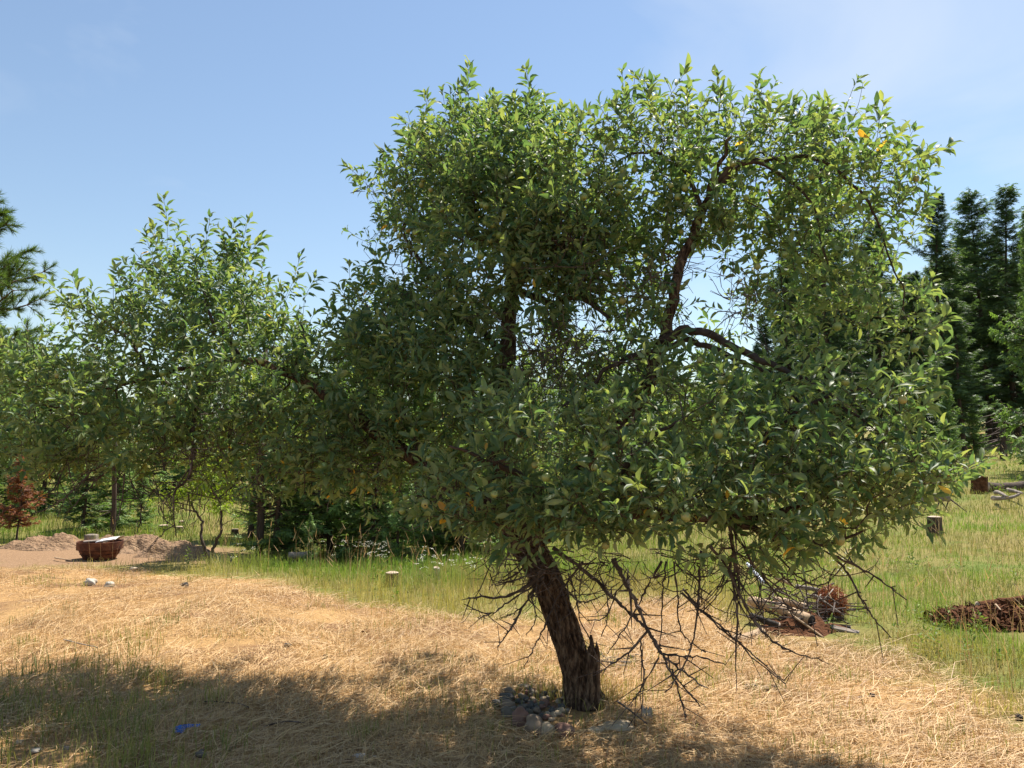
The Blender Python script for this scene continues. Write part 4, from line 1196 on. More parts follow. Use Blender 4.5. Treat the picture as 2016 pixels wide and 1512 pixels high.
    dk = noise_mat('apple_calyx', [(0.3, (0.03, 0.018, 0.01)), (0.7, (0.08, 0.05, 0.03))], 8, 3, 0.9, 0)
    ame = mesh_np('apple', av, np.array(at_), None, True, mats=[am, dk], midx=mid)
    stv, stt = limb_np(np.array([(0, 0, 0.75), (0.05, 0.02, 1.1), (0.12, 0.03, 1.5), (0.15, 0.05, 1.9)]), np.array([0.05, 0.045, 0.045, 0.06]), 6)
    stm = mesh_np('stem', stv, stt, M['twig'])
    for ax_, ay_ in APPLES:
        nr = (np.abs(sx - ax_) < 26) & (np.abs(sy - ay_) < 26)
        if nr.sum() < 3: continue
        d = float(np.quantile(lp[nr, 1], 0.06)) - 0.01
        rr_ = r_.uniform(0.018, 0.026)
        o = mobj('apple', ame, root)
        o.location = P(ax_, ay_, d) - inv
        o.scale = (rr_, rr_, rr_ * r_.uniform(0.9, 1.02))
        o.rotation_euler = (r_.normal(0.35, 0.35), r_.normal(0, 0.35), r_.uniform(0, 6.28))
        mobj('stem', stm, o)
    # dead branches hanging bare below the crown, traced one by one
    Z3 = lambda pts: [(x / 3.36 + 880, y / 3.36 + 980) for x, y in pts]
    Z4 = lambda pts: [(x / 3.36 + 1416, y / 3.36 + 1000) for x, y in pts]
    Z1 = lambda pts: [(x / 4.032, y / 4.032 + 850) for x, y in pts]
    DEAD = [
        (Z3([(700, 330), (930, 500), (1090, 650), (1220, 770), (1330, 880), (1400, 990), (1460, 1110), (1540, 1220), (1675, 1380)]), 5.0, 4.55, .013),
        (Z3([(1100, 400), (1180, 560), (1240, 680), (1330, 870), (1400, 1000), (1450, 1060), (1580, 1160), (1700, 1255)]), 4.75, 4.5, .014),
        (Z3([(1330, 880), (1180, 1040), (1060, 1120), (970, 1180)]), 4.7, 4.85, .008),
        (Z3([(1410, 1030), (1560, 1050), (1700, 1060), (1840, 1105)]), 4.65, 4.6, .007),
        (Z3([(1450, 1110), (1520, 1230), (1550, 1340), (1585, 1465)]), 4.6, 4.5, .006),
        (Z3([(1420, 420), (1340, 560), (1270, 700), (1150, 900), (1060, 1030)]), 4.7, 4.8, .008),
        (Z3([(1680, 350), (1670, 560), (1660, 740), (1620, 970), (1550, 1140), (1440, 1300)]), 4.5, 4.4, .010),
        (Z3([(1280, 930), (1290, 1060), (1300, 1220), (1280, 1460)]), 4.75, 4.7, .006),
        (Z3([(1400, 1060), (1310, 1220), (1260, 1300), (1215, 1380)]), 4.65, 4.6, .005),
        (Z3([(1870, 180), (1900, 400), (1900, 600), (1920, 800), (1910, 1160)]), 4.4, 4.3, .011),
        (Z3([(1560, 600), (1670, 730), (1830, 860), (2016, 1050), (2240, 1230)]), 4.5, 4.3, .007),
        (Z3([(1500, 420), (1520, 600), (1540, 850), (1620, 960), (1715, 1020)]), 4.6, 4.5, .006),
        (Z3([(1450, 420), (1430, 600), (1420, 850), (1400, 1060)]), 4.65, 4.65, .006),
        (Z3([(700, 480), (760, 570), (860, 680), (1000, 660), (1140, 560)]), 5.1, 4.9, .007),
        (Z3([(800, 500), (850, 640), (880, 800), (950, 940), (960, 990)]), 5.1, 5.05, .006),
        (Z3([(1000, 480), (1060, 660), (1060, 800), (1020, 920)]), 4.9, 4.9, .005),
        (Z3([(1120, 620), (1060, 780), (940, 810)]), 4.9, 4.9, .005),
        (Z3([(640, 480), (560, 560), (390, 650), (150, 660)]), 5.15, 4.95, .018),
        (Z3([(640, 520), (560, 590), (400, 690), (280, 770), (110, 700)]), 5.15, 4.9, .009),
        (Z3([(290, 765), (240, 785), (200, 800)]), 4.93, 4.9, .005),
        (Z3([(640, 560), (570, 620), (500, 720), (440, 840), (380, 930), (330, 990)]), 5.15, 4.95, .010),
        (Z3([(600, 560), (560, 650), (590, 800), (520, 910)]), 5.1, 5.0, .006),
        (Z3([(900, 420), (740, 640), (650, 840), (570, 1000), (515, 1110)]), 5.0, 4.95, .007),
        (Z3([(650, 430), (550, 500), (400, 560), (300, 580)]), 5.1, 4.95, .009),
        (Z3([(640, 400), (560, 430), (430, 520), (330, 560)]), 5.1, 4.95, .008),
        (Z3([(500, 720), (430, 770), (360, 800)]), 5.05, 5.0, .005),
        (Z4([(-250, 560), (0, 790), (200, 950), (420, 1140)]), 4.45, 4.3, .006),
        (Z4([(60, 420), (200, 690), (330, 860), (480, 950), (675, 1010)]), 4.3, 4.15, .009),
        (Z4([(480, 180), (700, 290), (960, 410), (1110, 510), (1235, 610)]), 4.2, 4.0, .009),
        (Z4([(760, 330), (870, 460), (960, 640), (1060, 770), (1140, 860)]), 4.2, 4.05, .007),
        (Z4([(-60, 250), (60, 400), (190, 560), (300, 720)]), 4.4, 4.3, .010),
        (Z4([(60, 80), (85, 250), (130, 480), (110, 620)]), 4.4, 4.35, .012),
        (Z4([(80, 120), (200, 330), (300, 480), (430, 620), (500, 740)]), 4.4, 4.25, .010),
        (Z4([(400, 330), (560, 480), (700, 500), (860, 330)]), 4.3, 4.2, .006),
        (Z4([(-140, 60), (60, 80), (150, 170), (220, 165)]), 4.45, 4.35, .016),
        (Z1([(960, 180), (800, 270), (640, 400), (480, 550), (240, 670)]), 5.9, 5.7, .010),
        (Z1([(990, 330), (950, 640), (880, 830)]), 5.9, 5.85, .007),
        (Z1([(1530, -60), (1530, 230), (1480, 380), (1390, 480), (1380, 640), (1390, 830)]), 5.9, 5.85, .013),
        (Z1([(1390, 740), (1300, 800), (1170, 950)]), 5.85, 5.8, .007),
        (Z1([(1270, 590), (1330, 740)]), 5.85, 5.85, .005),
        (Z1([(830, 330), (750, 400), (640, 530), (540, 640)]), 5.9, 5.8, .008),
        (Z1([(1500, 300), (1400, 440), (1280, 560)]), 5.9, 5.8, .007),
        (Z1([(480, 340), (440, 440), (310, 540)]), 5.8, 5.7, .007),
        ([(690, 380), (715, 372), (735, 362)], 6.2, 6.2, .004),
    ]
    for rows, d0, d1, r0_ in DEAD:
        m_ = len(rows)
        q = np.array([(x, y, d0 + (d1 - d0) * k_ / (m_ - 1)) for k_, (x, y) in enumerate(rows)])
        path = catmull(P(q[:, 0], q[:, 1], q[:, 2]), 6)
        path = path + r_.normal(0, 0.0035, path.shape) * np.minimum(1, np.arange(len(path)) / 3)[:, None]
        rr_ = np.linspace(r0_, max(0.0028, r0_ * 0.3), len(path))
        parts = [limb_np(path, rr_ * (1 + 0.18 * r_.normal(0, 1, len(path))), 6)]
        # knobbly spurs and side twigs
        ne = int(len(path) * 0.8)
        ii = r_.integers(2, len(path), ne)
        dd = unit(r_.normal(0, 1, (ne, 3)) + unit(path[ii] - path[ii - 1]) * 0.7)
        Lz = np.where(r_.uniform(0, 1, ne) < 0.72, r_.uniform(0.006, 0.03, ne), r_.uniform(0.06, 0.22, ne))
        pe = path[ii] + dd * Lz[:, None]
        parts.append(tubes_np(path[ii], pe, rr_[ii] * 0.75, np.where(Lz > 0.05, 0.0018, rr_[ii] * 0.5), 4))
        v, t = merge(parts)
        mobj('dead_branch', mesh_np('dead_branch', v - inv, t, M['deadtwig']), root)
    # tangles of fine dead twigs inside and under the crown
    TANG = [(1060, 680, 5.3, 90, 90, .35, 120, -0.5), (1180, 690, 5.1, 110, 70, .3, 90, -0.3), (1430, 1120, 4.5, 120, 60, .25, 80, -0.6), (1200, 1110, 4.8, 160, 35, .25, 60, -0.5), (1010, 1110, 5.05, 60, 50, .15, 50, -0.5), (420, 850, 6.0, 180, 90, .4, 160, -0.3), (640, 900, 5.8, 180, 70, .4, 120, -0.5),
            (380, 960, 5.9, 180, 40, .3, 80, -0.7), (840, 560, 6.1, 90, 80, .3, 90, -0.1), (1620, 900, 4.4, 120, 60, .3, 90, -0.3), (1560, 1130, 4.3, 90, 40, .2, 26, -0.5), (900, 960, 5.3, 120, 60, .3, 80, -0.5), (150, 900, 5.9, 120, 40, .3, 60, -0.5), (1300, 560, 5.0, 60, 90, .3, 40, -0.5), (1460, 580, 4.8, 60, 80, .2, 30, -0.8), (1130, 480, 5.2, 80, 100, .3, 70, -0.7)]
    E0, E1, Q0, Q1 = [], [], [], []
    for cx, cy, d, rx, ry, rd, n_, dz in TANG:
        for _ in range(n_):
            u = unit(r_.normal(0, 1, 3)) * r_.uniform() ** 0.4
            q = P(cx + rx * u[0], cy + ry * u[1], d + rd * u[2])
            dd = unit(r_.normal(0, 0.75, 3) + UP * dz)
            L = r_.uniform(0.12, 0.42); k_ = 5; rr_ = r_.uniform(0.002, 0.0048)
            for s in range(k_):
                q2 = q + dd * L / k_
                E0.append(q); E1.append(q2); Q0.append(rr_ * (1 - s / k_ * 0.6)); Q1.append(rr_ * (1 - (s + 1) / k_ * 0.6))
                if r_.uniform() < 0.35:
                    E0.append(q2); E1.append(q2 + unit(dd + r_.normal(0, 0.8, 3)) * r_.uniform(0.02, 0.12)); Q0.append(rr_ * 0.6); Q1.append(0.0014)
                q = q2; dd = unit(dd + r_.normal(0, 0.22, 3) + UP * 0.03)
    v, t = tubes_np(np.array(E0), np.array(E1), np.array(Q0), np.array(Q1), 4)
    tag(mobj('dead_twigs', mesh_np('dead_twigs', v - inv, t, M['deadtwig']), root), kind='stuff')
    tag(root, 'old apple tree with leaning trunk, green apples and bare hanging lower twigs', 'apple tree')


build_apple_tree()

# ------------------------------------------------------------------ small broadleaf sapling at the left
def build_sapling():
    r_ = np.random.default_rng(44)
    d = 11.6
    base = G(410, 1112); d = base.y
    e = empty('sapling', tuple(base)); inv = np.array(base)
    Z1 = lambda pts: [(x / 4.032, y / 4.032 + 850) for x, y in pts]
    stems = [Z1([(1645, 1075), (1630, 940), (1590, 840), (1592, 720), (1545, 640), (1500, 560)]), Z1([(1660, 1075), (1690, 930), (1752, 790), (1745, 650), (1725, 540), (1680, 420)]),
             Z1([(1545, 640), (1440, 620), (1360, 560)]), Z1([(1752, 740), (1850, 690), (1900, 640)]), Z1([(1725, 540), (1800, 480), (1830, 400)])]
    rad0 = [0.030, 0.028, 0.012, 0.008, 0.012]
    nodes, par = [], []
    for rows, r0 in zip(stems, rad0):
        pts = np.array([P(x, y, d) for x, y in rows]); pts[:, 1] += r_.normal(0, 0.06, len(pts))
        path = catmull(pts, 6); path = path + r_.normal(0, 0.008, path.shape)
        v, t = limb_np(path, np.linspace(r0, r0 * 0.45, len(path)), 8, 0.1, 3)
        mobj('stem', mesh_np('sapling_stem', v - inv, t, M['limb']), e)
        j = -1 if not nodes else int(np.argmin(np.sum((np.array(nodes) - path[0]) ** 2, 1)))
        for k in range(len(path)):
            nodes.append(path[k]); par.append(j); j = len(nodes) - 1
    tips = []
    for cx, cy, rx, ry, n in ((345, 985, 38, 26, 26), (395, 965, 40, 30, 34), (440, 985, 30, 26, 26), (430, 930, 45, 30, 34), (400, 905, 50, 30, 30)):
        u = unit(r_.normal(0, 1, (n, 3))) * r_.uniform(0, 1, (n, 1)) ** 0.4
        tips.append(P(cx + rx * u[:, 0], cy + ry * u[:, 1], d + 0.3 * u[:, 2]))
    tips = np.concatenate(tips)
    A, PR, n0, tn = grow_tree(nodes, par, tips, r_)
    ee = np.arange(n0, len(A)); rad = pipe_radii(PR, len(A), 0.002)
    v, t = tubes_np(A[PR[ee]], A[ee], np.minimum(rad[ee] * 1.2, 0.012), np.minimum(rad[ee], 0.01), 4)
    tag(mobj('twigs', mesh_np('sapling_twigs', v - inv, t, M['twig']), e), kind='stuff')
    dirs = unit(r_.normal(0, 0.6, (len(tips), 3)) + UP * 0.5)
    lp, la, ln, ll, _, _ = foliage_on(tips, dirs, r_, (6, 10), (0.1, 0.22), (0.07, 0.10))
    v, t, rr = leaves_np(lp, la, ln, ll, r_.integers(0, 6, len(lp)), r_.uniform(0, 1, len(lp)))
    c = mix3(np.array([0.20, 0.30, 0.03]), np.array([0.33, 0.42, 0.05]), rr)
    tag(mobj('crown', mesh_np('sapling_leaves', v - inv, t, M['veg'], True, {'col': c}), e), kind='stuff')
    tag(e, 'two stemmed sapling with bright yellow green leaves at the straw edge', 'sapling')


build_sapling()

# ------------------------------------------------------------------ dirt, fire ring
M['dirt'] = noise_mat('dirt', [(0.3, (0.15, 0.09, 0.052)), (0.55, (0.29, 0.185, 0.11)), (0.8, (0.40, 0.28, 0.175))], 9, 10, 0.95, 1.0, 0.06)
M['rust'] = noise_mat('rusty_steel', [(0.30, (0.035, 0.014, 0.009)), (0.5, (0.10, 0.034, 0.018)), (0.72, (0.22, 0.085, 0.042))], 7, 8, 0.8, 0.4, 0.008, metallic=0.25)
M['stone_w'] = noise_mat('pale_stone', [(0.3, (0.30, 0.265, 0.22)), (0.7, (0.50, 0.45, 0.38))], 6, 6, 0.85, 0.4)
M['stone_g'] = noise_mat('grey_stone', [(0.3, (0.10, 0.085, 0.065)), (0.7, (0.20, 0.17, 0.135))], 7, 6, 0.8, 0.35)
M['stone_d'] = noise_mat('dark_stone', [(0.3, (0.055, 0.05, 0.045)), (0.7, (0.13, 0.12, 0.108))], 7, 6, 0.75, 0.35)
M['stone_r'] = noise_mat('reddish_stone', [(0.3, (0.15, 0.075, 0.055)), (0.55, (0.23, 0.125, 0.09)), (0.75, (0.30, 0.21, 0.16))], 6, 6, 0.8, 0.35)
M['stone_b'] = noise_mat('brown_stone', [(0.3, (0.15, 0.105, 0.07)), (0.7, (0.31, 0.23, 0.16))], 6, 6, 0.8, 0.35)
M['stone_t'] = noise_mat('tan_slab', [(0.3, (0.33, 0.25, 0.16)), (0.7, (0.52, 0.42, 0.29))], 6, 6, 0.9, 0.4)
M['greywood'] = noise_mat('weathered_wood', [(0.3, (0.13, 0.105, 0.085)), (0.6, (0.30, 0.25, 0.21)), (0.8, (0.46, 0.40, 0.34))], 7, 7, 0.9, 0.5, 0.01, (1, 1, 1))
M['palewood'] = noise_mat('peeled_wood', [(0.3, (0.30, 0.20, 0.12)), (0.6, (0.50, 0.36, 0.23)), (0.8, (0.62, 0.48, 0.34))], 6, 7, 0.85, 0.4, 0.01)
M['cutwood'] = noise_mat('cut_wood', [(0.3, (0.36, 0.27, 0.19)), (0.7, (0.60, 0.48, 0.37))], 10, 5, 0.9, 0.3, 0.01)
M['redwood'] = noise_mat('rotted_wood', [(0.3, (0.04, 0.017, 0.008)), (0.55, (0.12, 0.05, 0.024)), (0.8, (0.26, 0.13, 0.065))], 14, 8, 0.95, 0.8, 0.03, spec=0.1)
M['char_shade'] = noise_mat('charred_shaded_wood', [(0.3, (0.012, 0.010, 0.009)), (0.7, (0.05, 0.04, 0.033))], 12, 5, 0.85, 0.4)  # burnt wood; also the painted shade on a log's cut end
M['blue'] = noise_mat('blue_plastic', [(0.3, (0.02, 0.09, 0.32)), (0.7, (0.04, 0.16, 0.50))], 14, 4, 0.4, 0.2, 0.004, spec=0.5)
M['white'] = noise_mat('white_plastic', [(0.3, (0.55, 0.55, 0.55)), (0.7, (0.80, 0.80, 0.80))], 12, 4, 0.5, 0.2, 0.004, spec=0.5)
M['pipe'] = noise_mat('pipe_plastic', [(0.3, (0.55, 0.60, 0.70)), (0.7, (0.76, 0.80, 0.86))], 6, 4, 0.4, 0, spec=0.5)


def dome(name, px, py, w, dep, h, seed, mat, label, cat, kind='structure'):
    c = G(px, py); r_ = 40
    a = np.linspace(0, 2 * np.pi, 97)[:-1]; rr = np.linspace(0, 1, 36)
    A, Rr = np.meshgrid(a, rr)
    edge = 1 + 0.22 * vnoise(np.cos(A) * 1.7, np.sin(A) * 1.7, seed)
    X = np.cos(A) * Rr * w * edge; Y = np.sin(A) * Rr * dep * edge
    Zr = h * np.cos(np.minimum(Rr, 1) * np.pi / 2) ** 1.3 * (1 + 1.1 * fbm(X * 2.6, Y * 2.6, seed + 1)) + 0.09 * (fbm(X * 7, Y * 7, seed + 2, 3) + 0.25) * (1 - Rr ** 3)
    Z = gz(X + c.x, Y + c.y) - c.z + Zr - 0.05 * (Rr > 0.97) - 0.01
    v = np.stack([X, Y, Z], -1).reshape(-1, 3)
    T = []
    n = 96
    i = np.arange(n); j = (i + 1) % n
    for k in range(len(rr) - 1):
        T.append(np.stack([k * n + i, (k + 1) * n + i, (k + 1) * n + j], 1)); T.append(np.stack([k * n + i, (k + 1) * n + j, k * n + j], 1))
    o = mobj(name, mesh_np(name, v, np.concatenate(T), mat)); o.location = c
    tag(o, label, cat, kind=kind)
    return o


dome('dirt_mound', 95, 1078, 0.85, 0.55, 0.20, 3, M['dirt'], 'low mound of bare pinkish dirt left of the fire ring', 'dirt mound')
dome('dirt_mound', 275, 1082, 0.95, 0.6, 0.24, 9, M['dirt'], 'mound of bare dirt just right of the fire ring', 'dirt mound')
dome('dirt_mound', 350, 1092, 0.75, 0.45, 0.20, 15, M['dirt'], 'greyer dirt mound beside the sapling', 'dirt mound')


def lathe_np(prof, S=40, wob=0.0, seed=0):
    a = np.arange(S) * 2 * np.pi / S
    v = []
    for k, (r0, z0) in enumerate(prof):
        rr = r0 * (1 + wob * vnoise(np.cos(a) * 2, np.sin(a) * 2 + k * 0.3, seed))
        v.append(np.stack([rr * np.cos(a), rr * np.sin(a), np.full(S, z0) + wob * 0.3 * r0 * vnoise(np.cos(a) * 3, np.sin(a) * 3, seed + 4)], 1))
    v = np.concatenate(v); T = []
    i = np.arange(S); j = (i + 1) % S
    for k in range(len(prof) - 1):
        T.append(np.stack([k * S + i, k * S + j, (k + 1) * S + j], 1)); T.append(np.stack([k * S + i, (k + 1) * S + j, (k + 1) * S + i], 1))
    return v, np.concatenate(T)


FR = G(196, 1100)
_w = FR.y / F
fr = empty('fire_ring', tuple(FR))
rw = 41 * _w; hh = 34 * _w
v, t = lathe_np([(rw * 0.62, -0.03), (rw * 0.70, hh * 0.05), (rw * 0.86, hh * 0.40), (rw * 0.90, hh * 0.55), (rw * 0.86, hh * 0.55), (rw * 0.66, hh * 0.10), (0.001, hh * 0.08)], 48, 0.012, 2)
mobj('bowl', mesh_np('ring_bowl', v, t, M['rust']), fr)
v, t = lathe_np([(rw * 0.90, hh * 0.53), (rw * 1.0, hh * 0.56), (rw * 1.0, hh * 0.98), (rw * 0.985, hh * 1.0), (rw * 0.955, hh * 0.98), (rw * 0.955, hh * 0.58), (rw * 0.87, hh * 0.56)], 48, 0.012, 5)
mobj('rim', mesh_np('ring_rim', v, t, M['rust'], False), fr)
v, t = lathe_np([(rw * 0.80, hh * 0.30), (rw * 0.825, hh * 0.33), (rw * 0.85, hh * 0.30)], 48)
mobj('bead', mesh_np('ring_bead', v, t, M['rust']), fr)
tag(fr, 'round rusty steel fire ring standing on bare dirt', 'fire ring')


def box_np(lx, ly, lz, bev=0.12, seed=0, jag=0.0):
    """bevelled board along X"""
    r_ = np.random.default_rng(seed)
    xs = np.linspace(-0.5, 0.5, 7) * lx
    b = bev * min(ly, lz)
    sec = np.array([(-ly / 2 + b, -lz / 2), (ly / 2 - b, -lz / 2), (ly / 2, -lz / 2 + b), (ly / 2, lz / 2 - b), (ly / 2 - b, lz / 2), (-ly / 2 + b, lz / 2), (-ly / 2, lz / 2 - b), (-ly / 2, -lz / 2 + b)])
    v = []
    for k, x in enumerate(xs):
        off = r_.normal(0, jag, 2) * 0.4
        s = sec * (1 + r_.normal(0, 0.03))
        v.append(np.stack([np.full(8, x) + (r_.normal(0, jag, 8) if k in (0, 6) else 0), s[:, 0] + off[0], s[:, 1] + off[1]], 1))
    v = np.concatenate(v); T = []
    i = np.arange(8); j = (i + 1) % 8
    for k in range(6):
        T.append(np.stack([k * 8 + i, k * 8 + j, (k + 1) * 8 + j], 1)); T.append(np.stack([k * 8 + i, (k + 1) * 8 + j, (k + 1) * 8 + i], 1))
    T.append(np.array([[0, k + 1, k] for k in range(1, 7)])); T.append(np.array([[48, 48 + k, 48 + k + 1] for k in range(1, 7)]))
    return v, np.concatenate(T)


def board(name, p0, p1, w, th, mat, label, cat, roll=0.0, seed=1, group=None):
    p0 = Vector(p0); p1 = Vector(p1)
    d = p1 - p0
    v, t = box_np(d.length, w, th, 0.15, seed, 0.006)
    o = mobj(name, mesh_np(name, v, t, mat, False))
    q = d.to_track_quat('X', 'Z').to_matrix().to_4x4() @ Matrix.Rotation(roll, 4, 'X')
    q.translation = (p0 + p1) / 2
    o.matrix_world = q
    tag(o, label, cat, group)
    return o


zt = FR.z + hh
board('charred_board', (FR.x - 0.05, FR.y + 0.02, zt + 0.00), (FR.x + 0.30, FR.y - 0.05, zt + 0.055), 0.14, 0.015, M['white'], 'whitish board lying across the fire ring', 'board', 0.25, 3)
board('charred_board', (FR.x + 0.10, FR.y - 0.1, zt - 0.03), (FR.x + 0.37, FR.y + 0.04, zt + 0.075), 0.07, 0.02, M['palewood'], 'tan board poking up at the right of the fire ring', 'board', -0.3, 4)
board('charred_board', (FR.x - 0.28, FR.y + 0.0, zt - 0.01), (FR.x + 0.12, FR.y + 0.1, zt + 0.02), 0.09, 0.02, M['greywood'], 'grey board inside the left of the fire ring', 'board', 0.1, 5)


def log_obj(name, p0, p1, r0, r1, mat, label, cat='log', seed=0, bend=0.02, group=None, endmat=None, rough=0.10):
    p0 = np.array(p0, float); p1 = np.array(p1, float)
    s = np.linspace(0, 1, 12)
    rr = np.random.default_rng(seed)
    path = p0 + (p1 - p0) * s[:, None] + np.outer(np.sin(s * np.pi), rr.normal(0, bend, 3)) * np.linalg.norm(p1 - p0) + rr.normal(0, 0.1 * r0, (12, 3)) * 0.6
    v, t = limb_np(path, r0 + (r1 - r0) * s, 12, rough, seed)
    mi = np.zeros(len(t), int); mi[-24:] = 1
    o = mobj(name, mesh_np(name, v - p0, t, None, True, mats=[mat, endmat or M['cutwood']], midx=mi)); o.location = p0
    tag(o, label, cat, group)
    return o


def stump(px, py, w, h, label, mat='conbark', seed=0, lean=0.0, cut='cutwood'):
    b = G(px, py); s = b.y / F
    r0 = 0.5 * w * s; H = h * s
    e = empty('tree_stump', tuple(b))
    z = np.array([-0.06, 0.0, 0.25, 0.6, 0.96, 1.0]) * 1.0
    path = np.stack([lean * H * np.maximum(z, 0), 0 * z, np.where(z < 0, z, z * H)], 1)
    v, t = limb_np(path, r0 * np.array([1.25, 1.18, 1.05, 1.0, 1.0, 0.98]), 20, 0.12, seed, cap=False, freq=9)
    mobj('trunk', mesh_np('stump_side', v, t, M[mat]), e)
    rg = v[-20:]
    c = rg.mean(0)
    vv = np.concatenate([rg + np.array([0, 0, -0.003]), (rg + c) / 2 + np.array([0, 0, 0.012]), c[None] + np.array([0, 0, 0.004])])
    i = np.arange(20); j = (i + 1) % 20
    T = np.concatenate([np.stack([i, j, 20 + j], 1), np.stack([i, 20 + j, 20 + i], 1), np.stack([20 + i, 20 + j, np.full(20, 40)], 1)])
    mobj('cut_face', mesh_np('stump_cut', vv, T, M[cut], False), e)
    tag(e, label, 'stump', 'cut stumps in the meadow')
    CLEAR.append((b.x, b.y - 0.05, r0 * 1.1))
    return e


stump(772, 1154, 26, 26, 'dark cut stump with a pale top among white flowers', seed=3)
stump(858, 1142, 14, 24, 'pale narrow cut post standing before the blue green fir', 'greywood', 4)
stump(322, 1046, 20, 12, 'wide grey stump on the left slope, left of the sapling stems', seed=5)
stump(353, 1049, 14, 12, 'small dark stump right of the wide grey one', seed=6)
stump(357, 1034, 11, 8, 'smallest stump highest on the left slope', seed=7)
stump(463, 1052, 14, 10, 'pale topped stump on the slope right of the sapling', seed=8)
stump(1841, 1052, 26, 34, 'dark stump with pinkish cut top in the right meadow', seed=9)
stump(1928, 972, 28, 34, 'reddish brown split stump high in the right meadow', 'redwood', 10, 0.08, 'redwood')
stump(180, 1066, 24, 13, 'weathered grey stump behind the fire ring', 'greywood', 11, 0.0, 'greywood')

a0, a1 = G(568, 1112), G(622, 1112)
log_obj('fallen_log', (a0.x, a0.y, a0.z + 0.16), (a1.x, a1.y, a1.z + 0.17), 0.06, 0.05, M['greywood'], 'short grey log lying in the grass before the dark firs', seed=3)
a0, a1 = G(1770, 1008), G(1872, 1008)
fl = log_obj('fallen_pole', (a0.x, a0.y, a0.z + 0.22), (a1.x, a1.y, a1.z + 0.30), 0.07, 0.09, M['greywood'], 'fallen dead pole with broken branch stubs in the right meadow', seed=4)
rr_ = np.random.default_rng(5); n_ = 14
f_ = rr_.uniform(0, 1, n_)[:, None]; p0_ = np.array(a0) * (1 - f_) + np.array(a1) * f_ + np.array([0, 0, 0.26]); dd_ = unit(rr_.normal(0, 0.5, (n_, 3)) - UP * 0.8)
v, t = tubes_np(p0_, p0_ + dd_ * rr_.uniform(0.2, 0.55, (n_, 1)), np.full(n_, 0.02), np.full(n_, 0.006), 4)
mobj('branch_stubs', mesh_np('branch_stubs', v - (np.array(a0) + np.array([0, 0, 0.22])), t, M['deadtwig']), fl)
a0, a1 = G(1940, 968), G(2040, 962)
log_obj('fallen_log', (a0.x, a0.y, a0.z + 0.12), (a1.x, a1.y, a1.z + 0.14), 0.12, 0.10, M['conbark'], 'dark fallen log beside the reddish split stump', seed=8)
for k, (x0, y0, x1, y1, lab) in enumerate(((1955, 1002, 2008, 998, 'pale fallen branch at right, longest of the grey ones'), (1962, 990, 1985, 1004, 'grey forked branch lying at the left of the pale one'), (1985, 984, 2014, 996, 'grey branch lying behind the long pale one'))):
    p0_ = G(x0, y0); p1_ = G(x1, y1)
    log_obj('fallen_branch', (p0_.x, p0_.y, p0_.z + 0.22), (p1_.x, p1_.y, p1_.z + 0.26), 0.05, 0.025, M['greywood'], lab, 'branch', seed=30 + k, bend=0.06, group='grey fallen branches at far right')

# ------------------------------------------------------------------ brush pile at the right of the straw
def pp(px, py, d): return P(px, py, d)


BP = 'logs of the brush pile'
log_obj('pile_log', pp(1478, 1184, 7.9), pp(1598, 1222, 7.25), 0.052, 0.05, M['palewood'], 'thick peeled log slanting across the brush pile, shaded cut end painted dark', seed=11, group=BP, endmat=M['char_shade'])  # cut end turned from the sun: its shade is painted in black
log_obj('pile_log', pp(1524, 1181, 7.8), pp(1590, 1196, 7.6), 0.036, 0.034, M['palewood'], 'short peeled log lying above the thick one', seed=12, group=BP)
log_obj('pile_log', pp(1568, 1155, 8.2), pp(1620, 1164, 8.0), 0.026, 0.02, M['greywood'], 'thin grey log at the top back of the brush pile', seed=13, group=BP)
log_obj('pile_log', pp(1450, 1262, 7.0), pp(1500, 1243, 7.2), 0.05, 0.045, M['palewood'], 'pale log half sunk in dry grass left of the brush pile', seed=14, group=BP)
log_obj('pile_log', pp(1478, 1212, 7.35), pp(1534, 1232, 7.15), 0.03, 0.028, M['char_shade'], 'blackened log under the thick peeled one', seed=15, group=BP)
log_obj('pile_log', pp(1526, 1137, 8.4), pp(1560, 1152, 8.3), 0.02, 0.016, M['palewood'], 'thin peeled pole at the far back of the brush pile', seed=16, group=BP)
log_obj('pile_pole', pp(1552, 1206, 7.3), pp(1622, 1256, 7.0), 0.011, 0.009, M['palewood'], 'slim tan pole sloping down in front of the brush pile', 'pole', seed=17)
board('plank', pp(1600, 1228, 7.3), pp(1690, 1247, 7.15), 0.055, 0.035, M['greywood'], 'flat pale plank at the lower right of the brush pile', 'plank', 0.4, 8)
log_obj('pile_branch', pp(1600, 1172, 7.8), pp(1642, 1148, 7.9), 0.016, 0.008, M['deadtwig'], 'dark branch sticking up at the right of the brush pile', 'branch', seed=18)
log_obj('pile_branch', pp(1605, 1172, 7.6), pp(1662, 1212, 7.4), 0.012, 0.008, M['greywood'], 'grey branch sloping right over the red dead needles', 'branch', seed=19)
log_obj('pile_branch', pp(1600, 1225, 7.4), pp(1675, 1236, 7.3), 0.03, 0.02, M['char_shade'], 'black rotten branch above the pale plank', 'branch', seed=21)
for k, (x0, y0, x1, y1, lab) in enumerate(((1590, 1168, 1582, 1208, 'pale bent twig standing upright at left of the pile centre'), (1616, 1170, 1617, 1222, 'pale upright twig right of the pile centre'), (1640, 1160, 1622, 1180, 'whitish twig before the red dead needles'))):
    log_obj('pile_twig', pp(x0, y0, 7.5), pp(x1, y1, 7.35), 0.006, 0.004, M['greywood'], lab, 'twig', seed=40 + k, bend=0.10, group='pale twigs on the brush pile')
log_obj('plastic_pipe', pp(1472, 1110, 8.9), pp(1503, 1148, 8.5), 0.022, 0.022, M['pipe'], 'white plastic pipe behind the bare twigs, left of the brush pile', 'pipe', seed=20, bend=0.0, endmat=M['pipe'], rough=0.0)


